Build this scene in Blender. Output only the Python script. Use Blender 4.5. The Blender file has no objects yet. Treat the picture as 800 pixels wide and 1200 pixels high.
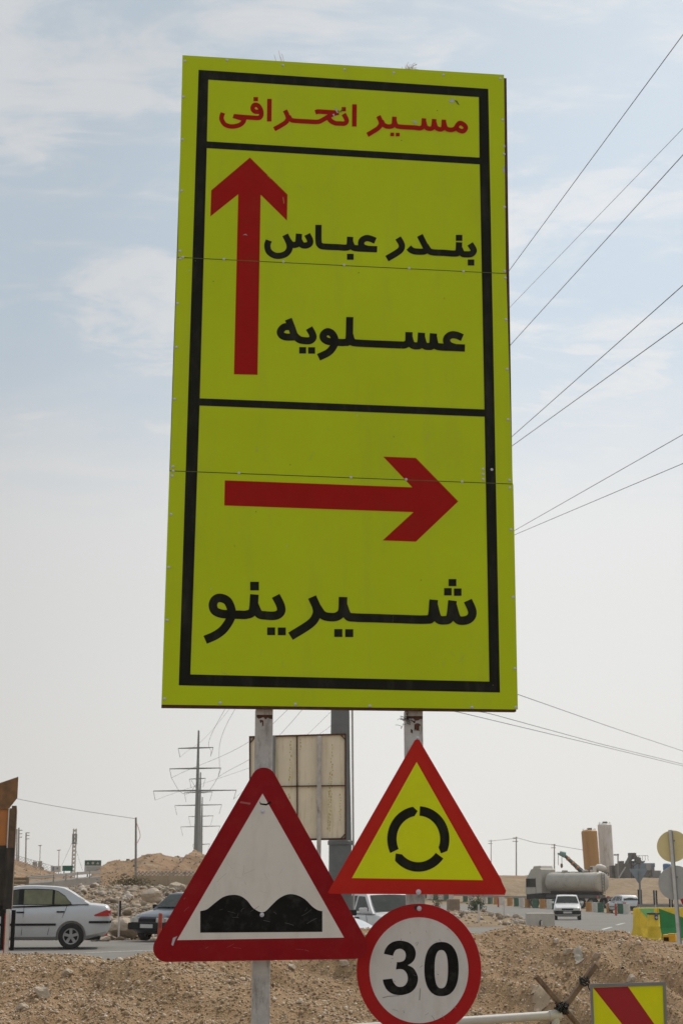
import bpy, bmesh, math, random
import numpy as np
from mathutils import Vector, Matrix, noise
from mathutils.geometry import tessellate_polygon

random.seed(7)
rng = np.random.default_rng(7)
SC = bpy.context.scene
COL = SC.collection
R = math.radians

# ------------------------------------------------------------------ camera
F = 1802.0                       # focal length in photograph pixels (800 x 1200)
PITCH = R(13.6)
CAM = Vector((0, 0, 1.6))
cd = bpy.data.cameras.new('camera')
cam = bpy.data.objects.new('camera', cd); COL.objects.link(cam)
cam.location = CAM
cam.rotation_euler = (math.pi/2 + PITCH, 0, 0)
cd.sensor_fit = 'VERTICAL'; cd.sensor_height = 36; cd.sensor_width = 24
cd.lens = F/1200*36
cd.clip_end = 3000; cd.clip_start = 0.1
cd.dof.use_dof = True; cd.dof.focus_distance = 9.2; cd.dof.aperture_fstop = 15.0
SC.camera = cam

# ------------------------------------------------------------------ sun + sky
SUN_AZ = R(52)                   # from +X towards +Y
SUN_EL = R(50)
ld = bpy.data.lights.new('sun', 'SUN')
ld.energy = 2.7; ld.angle = R(1.0); ld.color = (1.0, 0.94, 0.85)
sun = bpy.data.objects.new('sun', ld); COL.objects.link(sun)
sdir = Vector((math.cos(SUN_EL)*math.cos(SUN_AZ), math.cos(SUN_EL)*math.sin(SUN_AZ), math.sin(SUN_EL)))
sun.rotation_euler = sdir.to_track_quat('Z', 'Y').to_euler()
sun.location = sdir*50

W = bpy.data.worlds.new('World'); SC.world = W; W.use_nodes = True
nt = W.node_tree; nt.nodes.clear()
def N(t, **kw):
    n = nt.nodes.new(t)
    for k, v in kw.items(): setattr(n, k, v)
    return n
out = N('ShaderNodeOutputWorld'); bg = N('ShaderNodeBackground')
sky = N('ShaderNodeTexSky'); sky.sky_type = 'NISHITA'; sky.sun_disc = False
sky.sun_elevation = SUN_EL; sky.sun_rotation = math.pi/2 - SUN_AZ
sky.air_density = 1.0; sky.dust_density = 3.0; sky.ozone_density = 1.0
tc = N('ShaderNodeTexCoord')
sep = N('ShaderNodeSeparateXYZ'); nt.links.new(tc.outputs['Generated'], sep.inputs[0])
# cloud sheet: project the direction on a flat layer so clouds shrink towards the horizon
zc = N('ShaderNodeMath', operation='MAXIMUM'); zc.inputs[1].default_value = 0.02
nt.links.new(sep.outputs['Z'], zc.inputs[0])
za = N('ShaderNodeMath', operation='ADD'); za.inputs[1].default_value = 0.18; nt.links.new(zc.outputs[0], za.inputs[0])
dv = N('ShaderNodeVectorMath', operation='DIVIDE')
cmb = N('ShaderNodeCombineXYZ')
for i in range(3): nt.links.new(za.outputs[0], cmb.inputs[i])
nt.links.new(tc.outputs['Generated'], dv.inputs[0]); nt.links.new(cmb.outputs[0], dv.inputs[1])
mp = N('ShaderNodeMapping'); mp.inputs['Scale'].default_value = (1.5, 2.6, 0.4); mp.inputs['Location'].default_value = (0.4, 0.75, 0.0)
nt.links.new(dv.outputs[0], mp.inputs[0])
nz = N('ShaderNodeTexNoise'); nz.inputs['Scale'].default_value = 1.5; nz.inputs['Detail'].default_value = 10
nz.inputs['Roughness'].default_value = 0.62; nz.inputs['Distortion'].default_value = 0.5
nt.links.new(mp.outputs[0], nz.inputs['Vector'])
rp = N('ShaderNodeMapRange'); rp.inputs['From Min'].default_value = 0.42; rp.inputs['From Max'].default_value = 0.62
rp.interpolation_type = 'SMOOTHSTEP'
nz2 = N('ShaderNodeTexNoise'); nz2.inputs['Scale'].default_value = 5.2; nz2.inputs['Detail'].default_value = 9
nz2.inputs['Roughness'].default_value = 0.6; nz2.inputs['Distortion'].default_value = 0.9
nt.links.new(mp.outputs[0], nz2.inputs['Vector'])
nm = N('ShaderNodeMath', operation='MULTIPLY_ADD'); nm.inputs[1].default_value = 0.55; nt.links.new(nz2.outputs['Fac'], nm.inputs[0]); nt.links.new(nz.outputs['Fac'], nm.inputs[2])
ns = N('ShaderNodeMath', operation='SUBTRACT'); ns.inputs[1].default_value = 0.275; nt.links.new(nm.outputs[0], ns.inputs[0])
nt.links.new(ns.outputs[0], rp.inputs['Value'])
# haze band: opaque white veil up to ~18 degrees
hz = N('ShaderNodeMapRange'); hz.inputs['From Min'].default_value = 0.20; hz.inputs['From Max'].default_value = 0.38
hz.inputs['To Min'].default_value = 1.0; hz.inputs['To Max'].default_value = 0.0; hz.interpolation_type = 'SMOOTHSTEP'
nzs = N('ShaderNodeMath', operation='MULTIPLY_ADD'); nzs.inputs[1].default_value = -0.16; nt.links.new(nz.outputs['Fac'], nzs.inputs[0])
nt.links.new(sep.outputs['Z'], nzs.inputs[2])
zz = N('ShaderNodeMath', operation='ADD'); zz.inputs[1].default_value = 0.08; nt.links.new(nzs.outputs[0], zz.inputs[0])
nt.links.new(zz.outputs[0], hz.inputs['Value'])
mx = N('ShaderNodeMath', operation='MAXIMUM')
sc_ = N('ShaderNodeMath', operation='MULTIPLY'); sc_.inputs[1].default_value = 0.85
nt.links.new(rp.outputs[0], sc_.inputs[0]); nt.links.new(sc_.outputs[0], mx.inputs[0]); nt.links.new(hz.outputs[0], mx.inputs[1])
# cloud colour, slightly greyer and warmer at the horizon
cr = N('ShaderNodeMapRange'); cr.inputs['From Min'].default_value = 0.0; cr.inputs['From Max'].default_value = 0.4
nt.links.new(sep.outputs['Z'], cr.inputs['Value'])
cc = N('ShaderNodeMix', data_type='RGBA'); cc.inputs['A'].default_value = (6.95, 6.88, 6.62, 1); cc.inputs['B'].default_value = (7.1, 7.25, 7.45, 1)
nt.links.new(cr.outputs[0], cc.inputs['Factor'])
# blue part: Nishita thinned by a high white veil
bl = N('ShaderNodeMix', data_type='RGBA'); bl.inputs['Factor'].default_value = 0.85
bl.inputs['B'].default_value = (5.45, 6.3, 7.0, 1)
nt.links.new(sky.outputs[0], bl.inputs['A'])
fin = N('ShaderNodeMix', data_type='RGBA')
nt.links.new(mx.outputs[0], fin.inputs['Factor']); nt.links.new(bl.outputs['Result'], fin.inputs['A']); nt.links.new(cc.outputs['Result'], fin.inputs['B'])
# the hazy sky is brighter on the sun's side
sd = N('ShaderNodeVectorMath', operation='DOT_PRODUCT'); sd.inputs[1].default_value = (math.cos(SUN_AZ), math.sin(SUN_AZ), 0)
nt.links.new(tc.outputs['Generated'], sd.inputs[0])
sg = N('ShaderNodeMapRange'); sg.inputs['From Min'].default_value = 0.60; sg.inputs['From Max'].default_value = 0.80
sg.inputs['To Min'].default_value = 0.87; sg.inputs['To Max'].default_value = 1.10
nt.links.new(sd.outputs['Value'], sg.inputs['Value'])
sv_ = N('ShaderNodeVectorMath', operation='SCALE'); nt.links.new(fin.outputs['Result'], sv_.inputs[0]); nt.links.new(sg.outputs[0], sv_.inputs['Scale'])
nt.links.new(sv_.outputs[0], bg.inputs['Color']); bg.inputs['Strength'].default_value = 0.1
nt.links.new(bg.outputs[0], out.inputs['Surface'])

SC.view_settings.view_transform = 'Standard'; SC.view_settings.look = 'None'
SC.view_settings.exposure = 0.06; SC.view_settings.gamma = 1.0; SC.view_settings.use_curve_mapping = False
SC.cycles.max_bounces = 6; SC.cycles.volume_bounces = 1; SC.cycles.transparent_max_bounces = 8
SC.cycles.use_denoising = True

# ------------------------------------------------------------------ helpers
FWD = Vector((0, math.cos(PITCH), math.sin(PITCH))); UPV = Vector((0, -math.sin(PITCH), math.cos(PITCH)))
def ray(px, py):
    return Vector((1, 0, 0))*((px-400)/F) + UPV*((600-py)/F) + FWD
def P(px, py, Y):
    d = ray(px, py); return CAM + d*(Y/d.y)
def PXM(Y): return F/Y           # about how many photograph pixels one metre takes at distance Y

def ss(v, a, b):
    t = min(1, max(0, (v-a)/(b-a))); return t*t*(3-2*t)
def gz(x, y):
    """height of the ground"""
    y_ = max(y, 1.0); q = x/y_
    wl = ss(-q, 0.05, 0.09)
    z = -0.01*(min(max(y, 45), 120)-45)*(1-wl)
    z += 1.42*ss(y, 48.5, 78)*wl
    wr = ss(q, -0.02, 0.01)
    z += 3.0*ss(y, 188, 216)*wr + 0.6*ss(y, 225, 262)*wr
    return z
def G(px, py, z_off=0.0):
    """where the sight line through a photograph pixel meets the ground"""
    d = ray(px, py); y = 5.0
    while y < 900:
        p = CAM + d*(y/d.y)
        if p.z <= gz(p.x, p.y)+z_off: return p
        y += 0.1 if y < 60 else 0.3
    return CAM + d*(900/d.y)

class MB:
    """collects faces, builds ONE mesh object"""
    def __init__(s): s.v = []; s.f = []; s.m = []; s.cur = 0
    def add(s, vs, fs):
        o = len(s.v); s.v += [tuple(p) for p in vs]
        for f in fs: s.f.append([i+o for i in f]); s.m.append(s.cur)
        return s
    def box(s, c, d, rot=None):
        x, y, z = d[0]/2, d[1]/2, d[2]/2
        vs = [Vector((a*x, b*y, e*z)) for a in (-1, 1) for b in (-1, 1) for e in (-1, 1)]
        if rot: vs = [rot @ p for p in vs]
        c = Vector(c)
        return s.add([p+c for p in vs], [(0,1,3,2),(4,6,7,5),(0,4,5,1),(2,3,7,6),(0,2,6,4),(1,5,7,3)])
    def prism(s, poly, y0, y1, holes=(), yf=None):
        """polygon in (x,z) extruded from y0 (front) to y1 (back)"""
        loops = [list(poly)] + [list(h) for h in holes]
        flat = [p for l in loops for p in l]; n = len(flat)
        tris = tessellate_polygon([[Vector((p[0], p[1], 0)) for p in l] for l in loops])
        vs = [(p[0], y0, p[1]) for p in flat] + [(p[0], y1, p[1]) for p in flat]
        fs = []
        for t in tris:
            a, b, c = (flat[i] for i in t)
            ar = (b[0]-a[0])*(c[1]-a[1])-(b[1]-a[1])*(c[0]-a[0])
            if abs(ar) < 1e-14: continue
            t = t if ar > 0 else t[::-1]          # counter-clockwise seen from -y
            fs.append(tuple(t)); fs.append(tuple(i+n for i in t[::-1]))
        o = 0
        for li, l in enumerate(loops):
            k = len(l); a2 = sum(l[i][0]*l[(i+1) % k][1]-l[(i+1) % k][0]*l[i][1] for i in range(k))
            flip = (a2 > 0) == (li == 0)
            for i in range(k):
                a, b = o+i, o+(i+1) % k
                fs.append((a, a+n, b+n, b) if flip else (a, b, b+n, a+n))
            o += k
        return s.add(vs, fs)
    def tube(s, pts, r, n=8, caps=True):
        pts = [Vector(p) for p in pts]; rs = r if isinstance(r, (list, tuple)) else [r]*len(pts)
        o = len(s.v); prev = None; vs = []; fs = []
        for i, p in enumerate(pts):
            t = (pts[min(i+1, len(pts)-1)]-pts[max(i-1, 0)]).normalized()
            if prev is None:
                a = Vector((0, 0, 1)) if abs(t.z) < 0.9 else Vector((1, 0, 0))
                u = t.cross(a).normalized()
            else: u = (prev - t*prev.dot(t)).normalized()
            prev = u; w = t.cross(u)
            vs += [p + (u*math.cos(2*math.pi*k/n)+w*math.sin(2*math.pi*k/n))*rs[i] for k in range(n)]
        for i in range(len(pts)-1):
            for k in range(n):
                a = i*n+k; b = i*n+(k+1) % n; fs.append((a, b, b+n, a+n))
        if caps: fs.append(tuple(range(n))[::-1]); fs.append(tuple((len(pts)-1)*n+k for k in range(n)))
        return s.add(vs, fs)
    def lathe(s, prof, n=24, c=(0, 0, 0), axis='z', open_=False):
        c = Vector(c); vs = []; fs = []
        for (r, h) in prof:
            for k in range(n):
                a = 2*math.pi*k/n; x, y = r*math.cos(a), r*math.sin(a)
                v = (x, y, h) if axis == 'z' else ((x, h, y) if axis == 'y' else (h, x, y))
                vs.append(Vector(v)+c)
        for i in range(len(prof)-1):
            for k in range(n):
                a = i*n+k; b = i*n+(k+1) % n; fs.append((a, b, b+n, a+n))
        closed = open_ or prof[0] == prof[-1]
        if prof[0][0] > 1e-6 and not closed: fs.append(tuple(range(n))[::-1])
        if prof[-1][0] > 1e-6 and not closed: fs.append(tuple((len(prof)-1)*n+k for k in range(n)))
        return s.add(vs, fs)
    def loft(s, secs, caps=True):
        n = len(secs[0]); vs = [p for q in secs for p in q]; fs = []
        for i in range(len(secs)-1):
            for k in range(n):
                a = i*n+k; b = i*n+(k+1) % n; fs.append((a, b, b+n, a+n))
        if caps: fs.append(tuple(range(n))[::-1]); fs.append(tuple((len(secs)-1)*n+k for k in range(n)))
        return s.add(vs, fs)
    def mesh(s, name, mats, smooth=None, bevel=0):
        me = bpy.data.meshes.new(name)
        me.from_pydata(s.v, [], s.f)
        bm = bmesh.new(); bm.from_mesh(me)
        bmesh.ops.remove_doubles(bm, verts=bm.verts, dist=1e-6)
        bmesh.ops.recalc_face_normals(bm, faces=bm.faces)
        if bevel:
            es = [e for e in bm.edges if len(e.link_faces) == 2 and e.calc_face_angle(0) > 0.6]
            bmesh.ops.bevel(bm, geom=es, offset=bevel, segments=2, affect='EDGES', profile=0.6)
        bm.to_mesh(me); bm.free()
        for m in (mats if isinstance(mats, (list, tuple)) else [mats]): me.materials.append(m)
        if smooth:
            for p in me.polygons: p.use_smooth = True
            me.set_sharp_from_angle(angle=R(smooth))
        return me
    def build(s, name, mats, parent=None, smooth=None, bevel=0, **kw):
        o = bpy.data.objects.new(name, s.mesh(name, mats, smooth, bevel)); COL.objects.link(o)
        if parent: o.parent = parent
        for k, v in kw.items(): o[k] = v
        return o
def box(c, d, rot=None): return MB().box(c, d, rot)
def tag(o, label=None, cat=None, group=None, kind=None):
    for k, v in (('label', label), ('category', cat), ('group', group), ('kind', kind)):
        if v: o[k] = v
    return o
def thing(name, loc, rz=0, label=None, cat=None, group=None):
    o = bpy.data.objects.new(name, None); COL.objects.link(o)
    o.empty_display_size = 0.2
    o.location = loc; o.rotation_euler = (0, 0, rz)
    return tag(o, label, cat, group)
def copy_tree(o, parent=None):
    c = o.copy(); COL.objects.link(c); c.parent = parent
    for ch in list(o.children): copy_tree(ch, c)
    return c
def catmull(pts, sub=6, closed=False):
    n = len(pts); o = []
    rngi = range(n if closed else n-1)
    for i in rngi:
        g = lambda k: pts[k % n] if closed else pts[min(max(k, 0), n-1)]
        p0, p1, p2, p3 = (Vector(g(i+k)) for k in (-1, 0, 1, 2))
        if not closed and i == 0: p0 = p1*2-p2
        if not closed and i == n-2: p3 = p2*2-p1
        for j in range(sub):
            t = j/sub
            o.append(0.5*((2*p1)+(p2-p0)*t+(2*p0-5*p1+4*p2-p3)*t*t+(3*p1-p0-3*p2+p3)*t**3))
    if not closed: o.append(Vector(pts[-1]))
    return o

# ------------------------------------------------------------------ materials
MATS = {}
def mat(name, col, rough=0.6, metal=0.0, var=0.12, scale=6.0, detail=4, bump=0.0, bscale=40.0, spec=0.4, bdist=0.02,
        stain=None, stain_amt=0.0, stain_scale=2.0, stain_stretch=(1, 1, 1), island=0.0, coat=0.0):
    if name in MATS: return MATS[name]
    m = bpy.data.materials.new(name); m.use_nodes = True; t = m.node_tree; b = t.nodes['Principled BSDF']
    L = t.links.new
    tcn = t.nodes.new('ShaderNodeTexCoord')
    n1 = t.nodes.new('ShaderNodeTexNoise'); n1.inputs['Scale'].default_value = scale; n1.inputs['Detail'].default_value = detail
    n1.inputs['Roughness'].default_value = 0.65
    L(tcn.outputs['Object'], n1.inputs['Vector'])
    mxn = t.nodes.new('ShaderNodeMix'); mxn.data_type = 'RGBA'
    mr = t.nodes.new('ShaderNodeMapRange'); mr.inputs['From Min'].default_value = 0.3; mr.inputs['From Max'].default_value = 0.7
    L(n1.outputs['Fac'], mr.inputs['Value']); L(mr.outputs[0], mxn.inputs['Factor'])
    mxn.inputs['A'].default_value = (*[max(0, c*(1-var)) for c in col], 1); mxn.inputs['B'].default_value = (*[min(1, c*(1+var)) for c in col], 1)
    last = mxn.outputs['Result']
    if island:
        gi = t.nodes.new('ShaderNodeNewGeometry'); hsv = t.nodes.new('ShaderNodeHueSaturation')
        mri = t.nodes.new('ShaderNodeMapRange'); mri.inputs['To Min'].default_value = 1-island; mri.inputs['To Max'].default_value = 1+island
        L(gi.outputs['Random Per Island'], mri.inputs['Value']); L(mri.outputs[0], hsv.inputs['Value']); L(last, hsv.inputs['Color'])
        ms = t.nodes.new('ShaderNodeMapRange'); ms.inputs['To Min'].default_value = 1.15; ms.inputs['To Max'].default_value = 0.55
        L(gi.outputs['Random Per Island'], ms.inputs['Value']); L(ms.outputs[0], hsv.inputs['Saturation'])
        last = hsv.outputs['Color']
    if stain:
        mpn = t.nodes.new('ShaderNodeMapping'); mpn.inputs['Scale'].default_value = stain_stretch
        L(tcn.outputs['Object'], mpn.inputs[0])
        n2 = t.nodes.new('ShaderNodeTexNoise'); n2.inputs['Scale'].default_value = stain_scale; n2.inputs['Detail'].default_value = 7
        n2.inputs['Roughness'].default_value = 0.7
        L(mpn.outputs[0], n2.inputs['Vector'])
        m2 = t.nodes.new('ShaderNodeMapRange'); m2.inputs['From Min'].default_value = 0.50; m2.inputs['From Max'].default_value = 0.72
        m2.inputs['To Max'].default_value = stain_amt
        L(n2.outputs['Fac'], m2.inputs['Value'])
        mx2 = t.nodes.new('ShaderNodeMix'); mx2.data_type = 'RGBA'; mx2.inputs['B'].default_value = (*stain, 1)
        L(m2.outputs[0], mx2.inputs['Factor']); L(last, mx2.inputs['A']); last = mx2.outputs['Result']
    L(last, b.inputs['Base Color'])
    b.inputs['Roughness'].default_value = rough; b.inputs['Metallic'].default_value = metal
    b.inputs['Specular IOR Level'].default_value = spec; b.inputs['Coat Weight'].default_value = coat; b.inputs['Coat Roughness'].default_value = 0.08
    if bump:
        n3 = t.nodes.new('ShaderNodeTexNoise'); n3.inputs['Scale'].default_value = bscale; n3.inputs['Detail'].default_value = 6
        L(tcn.outputs['Object'], n3.inputs['Vector'])
        bp = t.nodes.new('ShaderNodeBump'); bp.inputs['Strength'].default_value = bump; bp.inputs['Distance'].default_value = bdist
        L(n3.outputs['Fac'], bp.inputs['Height']); L(bp.outputs[0], b.inputs['Normal'])
    MATS[name] = m
    return m

M_YEL = mat('sign_yellow_green', (0.465, 0.575, 0.008), 0.45, var=0.04, scale=1.6, spec=0.10, stain=(0.37, 0.40, 0.04), stain_amt=0.30, stain_scale=1.3, stain_stretch=(3, 1, 0.5))
M_BLK = mat('sign_black_film', (0.013, 0.013, 0.010), 0.6, var=0.15, spec=0.06, stain=(0.07, 0.065, 0.05), stain_amt=0.35, stain_scale=9, stain_stretch=(1, 1, 0.3))
M_RED = mat('sign_red_film', (0.335, 0.009, 0.007), 0.5, var=0.06, spec=0.06, stain=(0.26, 0.02, 0.012), stain_amt=0.4, stain_scale=5)
M_RED2 = mat('bump_sign_red', (0.255, 0.004, 0.008), 0.4, var=0.07, spec=0.10, stain=(0.36, 0.05, 0.05), stain_amt=0.2, stain_scale=11)
M_RED3 = mat('roundabout_sign_red', (0.47, 0.013, 0.007), 0.4, var=0.06, spec=0.15, stain=(0.42, 0.03, 0.02), stain_amt=0.3, stain_scale=6)
M_RED4 = mat('speed_sign_red', (0.38, 0.008, 0.010), 0.38, var=0.07, spec=0.15, stain=(0.33, 0.03, 0.03), stain_amt=0.3, stain_scale=7)
M_YEL2 = mat('roundabout_sign_yellow', (0.64, 0.70, 0.008), 0.45, var=0.03, spec=0.1, stain=(0.5, 0.5, 0.05), stain_amt=0.2, stain_scale=4)
M_WHT = mat('bump_sign_white', (0.66, 0.62, 0.57), 0.45, var=0.03, spec=0.3, stain=(0.50, 0.46, 0.41), stain_amt=0.5, stain_scale=7, stain_stretch=(1, 1, 0.4))
M_WHT2 = mat('speed_sign_white', (0.60, 0.575, 0.55), 0.45, var=0.03, spec=0.3, stain=(0.42, 0.38, 0.34), stain_amt=0.5, stain_scale=6, stain_stretch=(1, 1, 0.4))
M_DIGIT = mat('sign_black', (0.008, 0.008, 0.007), 0.55, var=0.2, spec=0.08, stain=(0.06, 0.06, 0.055), stain_amt=0.5, stain_scale=14)
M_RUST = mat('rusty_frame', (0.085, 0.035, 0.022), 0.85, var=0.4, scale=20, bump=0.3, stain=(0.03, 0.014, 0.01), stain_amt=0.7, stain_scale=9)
M_POST = mat('painted_post_grey', (0.46, 0.44, 0.42), 0.6, var=0.2, scale=9, stain=(0.09, 0.06, 0.045), stain_amt=1.0, stain_scale=10, stain_stretch=(1.4, 1.4, 0.4), bump=0.08)
M_RIV = mat('zinc_rivet', (0.55, 0.55, 0.62), 0.4, 0.3, var=0.1)
M_ALU = mat('sign_back_metal', (0.36, 0.36, 0.36), 0.5, 0.5, var=0.12)
M_PEEL = mat('bare_sheet', (0.42, 0.43, 0.47), 0.5, 0.1, var=0.2, scale=30)
M_OLIVE = mat('panel_gap_dark', (0.10, 0.11, 0.03), 0.8, var=0.2)
M_GALV = mat('galvanised_steel', (0.215, 0.217, 0.212), 0.5, 0.55, var=0.15, scale=4, stain=(0.2, 0.2, 0.2), stain_amt=0.5, stain_scale=3, stain_stretch=(2, 2, 0.3))
M_BEIGE = mat('board_back_beige', (0.76, 0.68, 0.53), 0.7, var=0.06, scale=3, stain=(0.42, 0.33, 0.13), stain_amt=0.6, stain_scale=3.5, stain_stretch=(4, 1, 0.4))
M_STRAW = mat('straw', (0.42, 0.33, 0.2), 0.9)
M_CABLE = mat('cable_dark', (0.11, 0.11, 0.115), 0.6, var=0.05)
M_STEEL = mat('pylon_steel', (0.15, 0.16, 0.155), 0.6, 0.2, var=0.12, scale=0.5)
M_CONC = mat('concrete_pole', (0.30, 0.28, 0.26), 0.85, var=0.12, scale=2, bump=0.1)
M_WOOD = mat('weathered_wood', (0.19, 0.125, 0.085), 0.85, var=0.3, scale=14, bump=0.3, stain=(0.06, 0.04, 0.03), stain_amt=0.7, stain_scale=10, stain_stretch=(1, 1, 0.3))
M_ASPH = mat('asphalt', (0.185, 0.173, 0.157), 0.9, var=0.10, scale=0.6, bump=0.15, bscale=30, spec=0.2, stain=(0.25, 0.22, 0.18), stain_amt=0.6, stain_scale=0.35, stain_stretch=(0.3, 1, 1))
M_LINE = mat('road_paint', (0.52, 0.51, 0.48), 0.8, var=0.2, scale=3, stain=(0.2, 0.19, 0.17), stain_amt=0.8, stain_scale=5)
M_DIRT = mat('dirt', (0.255, 0.185, 0.118), 0.95, var=0.2, scale=0.4, detail=8, bump=0.9, bscale=1.4, bdist=0.22, spec=0.05, stain=(0.36, 0.29, 0.21), stain_amt=0.8, stain_scale=1.2)
M_HILL = mat('hill_dirt', (0.27, 0.175, 0.105), 0.95, var=0.28, scale=0.3, detail=10, bump=1.0, bscale=1.6, bdist=0.35, spec=0.05, stain=(0.31, 0.245, 0.175), stain_amt=1.0, stain_scale=0.45)
M_ROCK = mat('limestone', (0.315, 0.245, 0.170), 0.9, var=0.22, scale=3, bump=0.4, bscale=9, spec=0.1, island=0.55)
M_ROCKW = mat('pale_limestone', (0.44, 0.365, 0.285), 0.9, var=0.16, scale=3, bump=0.4, bscale=9, spec=0.15)
M_PEB = mat('pebble', (0.41, 0.29, 0.175), 0.9, var=0.15, scale=20, spec=0.15, island=0.6)
M_GRAV = mat('gravel_bed', (0.315, 0.207, 0.119), 0.95, var=0.25, scale=9, detail=9, bump=1.0, bscale=60, spec=0.1, stain=(0.40, 0.285, 0.175), stain_amt=0.8, stain_scale=1.6, stain_stretch=(1.6, 0.7, 1))
M_TYRE = mat('tyre_rubber', (0.022, 0.021, 0.020), 0.85, var=0.2)
M_RIM = mat('alloy_rim', (0.36, 0.36, 0.37), 0.4, 0.6)
M_TRIM = mat('black_trim', (0.014, 0.014, 0.015), 0.6, var=0.15, spec=0.15)
M_GLASS = mat('car_glass', (0.030, 0.034, 0.028), 0.03, var=0.3, scale=2.5, spec=0.22)
M_GLASSO = mat('olive_car_glass', (0.15, 0.15, 0.085), 0.12, var=0.35, scale=2.2, spec=0.3)
M_SILV = mat('silver_paint', (0.52, 0.53, 0.54), 0.32, 0.15, var=0.02, coat=0.4, stain=(0.36, 0.34, 0.31), stain_amt=0.3, stain_scale=2)
M_WPAINT = mat('white_paint', (0.62, 0.61, 0.60), 0.35, var=0.03, coat=0.4, stain=(0.48, 0.44, 0.38), stain_amt=0.3, stain_scale=2)
M_NAVY = mat('navy_paint', (0.012, 0.017, 0.032), 0.28, var=0.1, coat=0.5, stain=(0.05, 0.045, 0.04), stain_amt=0.3, stain_scale=2)
M_LAMPR = mat('red_lamp', (0.42, 0.012, 0.015), 0.2, coat=0.3)
M_LAMPW = mat('clear_lamp', (0.48, 0.46, 0.42), 0.15, var=0.25, scale=12, coat=0.5)
M_PLATE = mat('number_plate', (0.5, 0.49, 0.46), 0.5, var=0.05)
M_ORANGE = mat('tipper_orange', (0.46, 0.17, 0.04), 0.65, var=0.15, scale=2.5, stain=(0.16, 0.075, 0.035), stain_amt=0.55, stain_scale=2.2, stain_stretch=(1, 1, 0.5), bump=0.1)
M_SOOT = mat('sooty_steel', (0.030, 0.024, 0.018), 0.8, var=0.4, scale=4, stain=(0.12, 0.075, 0.035), stain_amt=0.6, stain_scale=3, stain_stretch=(2, 2, 0.3))
M_BROWN = mat('brown_edge', (0.15, 0.088, 0.045), 0.8, var=0.3, scale=5, stain=(0.05, 0.035, 0.02), stain_amt=0.8, stain_scale=3)
M_REDPOST = mat('red_plastic', (0.42, 0.055, 0.028), 0.6, var=0.15)
M_WPOST = mat('white_post', (0.56, 0.53, 0.49), 0.6, var=0.12, stain=(0.38, 0.24, 0.15), stain_amt=0.5, stain_scale=4)
M_BRY = mat('barrier_yellow', (0.78, 0.53, 0.035), 0.7, var=0.14, scale=4, stain=(0.34, 0.26, 0.08), stain_amt=0.7, stain_scale=3)
M_BRG = mat('barrier_green', (0.022, 0.21, 0.05), 0.65, var=0.15, scale=4, stain=(0.05, 0.18, 0.07), stain_amt=0.5, stain_scale=3)
M_BRLG = mat('barrier_pale_green', (0.20, 0.52, 0.17), 0.65, var=0.1, stain=(0.28, 0.36, 0.2), stain_amt=0.5, stain_scale=3)
M_GREEN = mat('drum_green', (0.03, 0.105, 0.065), 0.6, var=0.15)
M_ORNG = mat('drum_orange', (0.40, 0.19, 0.045), 0.6, var=0.15)
M_DWHITE = mat('drum_white', (0.55, 0.52, 0.47), 0.6, var=0.12)
M_TANK = mat('dusty_tank', (0.40, 0.37, 0.32), 0.55, 0.15, var=0.08, scale=1.2, stain=(0.24, 0.21, 0.17), stain_amt=0.7, stain_scale=0.9, stain_stretch=(1, 1, 2))
M_CAB = mat('truck_cab_grey', (0.42, 0.39, 0.335), 0.5, var=0.06, stain=(0.26, 0.22, 0.17), stain_amt=0.6, stain_scale=1.5)
M_SILO_O = mat('silo_orange', (0.40, 0.185, 0.03), 0.6, var=0.06, scale=0.8, stain=(0.30, 0.15, 0.03), stain_amt=0.6, stain_scale=0.9, stain_stretch=(2, 2, 0.2))
M_SILO_W = mat('silo_white', (0.60, 0.57, 0.53), 0.6, var=0.05, scale=0.8, stain=(0.28, 0.20, 0.14), stain_amt=0.7, stain_scale=0.9, stain_stretch=(1.4, 1.4, 0.5))
M_MACH = mat('dusty_machinery', (0.115, 0.105, 0.095), 0.8, var=0.3, scale=0.8)
M_MACHB = mat('blue_grey_hopper', (0.15, 0.20, 0.25), 0.7, var=0.2, scale=0.8)
M_BLUE = mat('blue_drum', (0.06, 0.15, 0.30), 0.6)
M_GSIGN = mat('green_sign', (0.012, 0.10, 0.07), 0.5, var=0.08)
M_FENCE = mat('tan_wall', (0.34, 0.265, 0.18), 0.9, var=0.10, scale=0.7, stain=(0.30, 0.20, 0.11), stain_amt=0.8, stain_scale=0.6, stain_stretch=(3, 1, 0.3))
M_LATT = mat('lattice_grey', (0.24, 0.235, 0.22), 0.8)
M_LEAF = mat('leaf', (0.065, 0.105, 0.04), 0.8, var=0.4, scale=6, island=0.5)
M_SCRUB = mat('dry_scrub', (0.16, 0.15, 0.075), 0.9, var=0.3, scale=3, island=0.4)
M_PALE = mat('pale_wall', (0.48, 0.45, 0.41), 0.9, var=0.08)
M_DISCY = mat('disc_back_yellow', (0.70, 0.57, 0.27), 0.6, var=0.06, stain=(0.42, 0.36, 0.2), stain_amt=0.5, stain_scale=3)
M_DISCG = mat('disc_back_grey', (0.42, 0.405, 0.375), 0.6, 0.2, var=0.08)
M_CHY = mat('chevron_yellow', (0.68, 0.68, 0.01), 0.45, var=0.05, spec=0.1)
M_CHR = mat('chevron_red', (0.33, 0.010, 0.016), 0.45, var=0.06, spec=0.3)
M_PIPE = mat('white_pipe', (0.56, 0.53, 0.49), 0.5, var=0.08, stain=(0.4, 0.36, 0.3), stain_amt=0.5, stain_scale=6)
M_PLASTIC = mat('pale_plastic', (0.36, 0.31, 0.245), 0.6, var=0.1)
M_WIRE = mat('black_wire', (0.02, 0.018, 0.016), 0.7)
M_YPL = mat('yellow_plastic', (0.60, 0.33, 0.02), 0.5, var=0.1)
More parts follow.
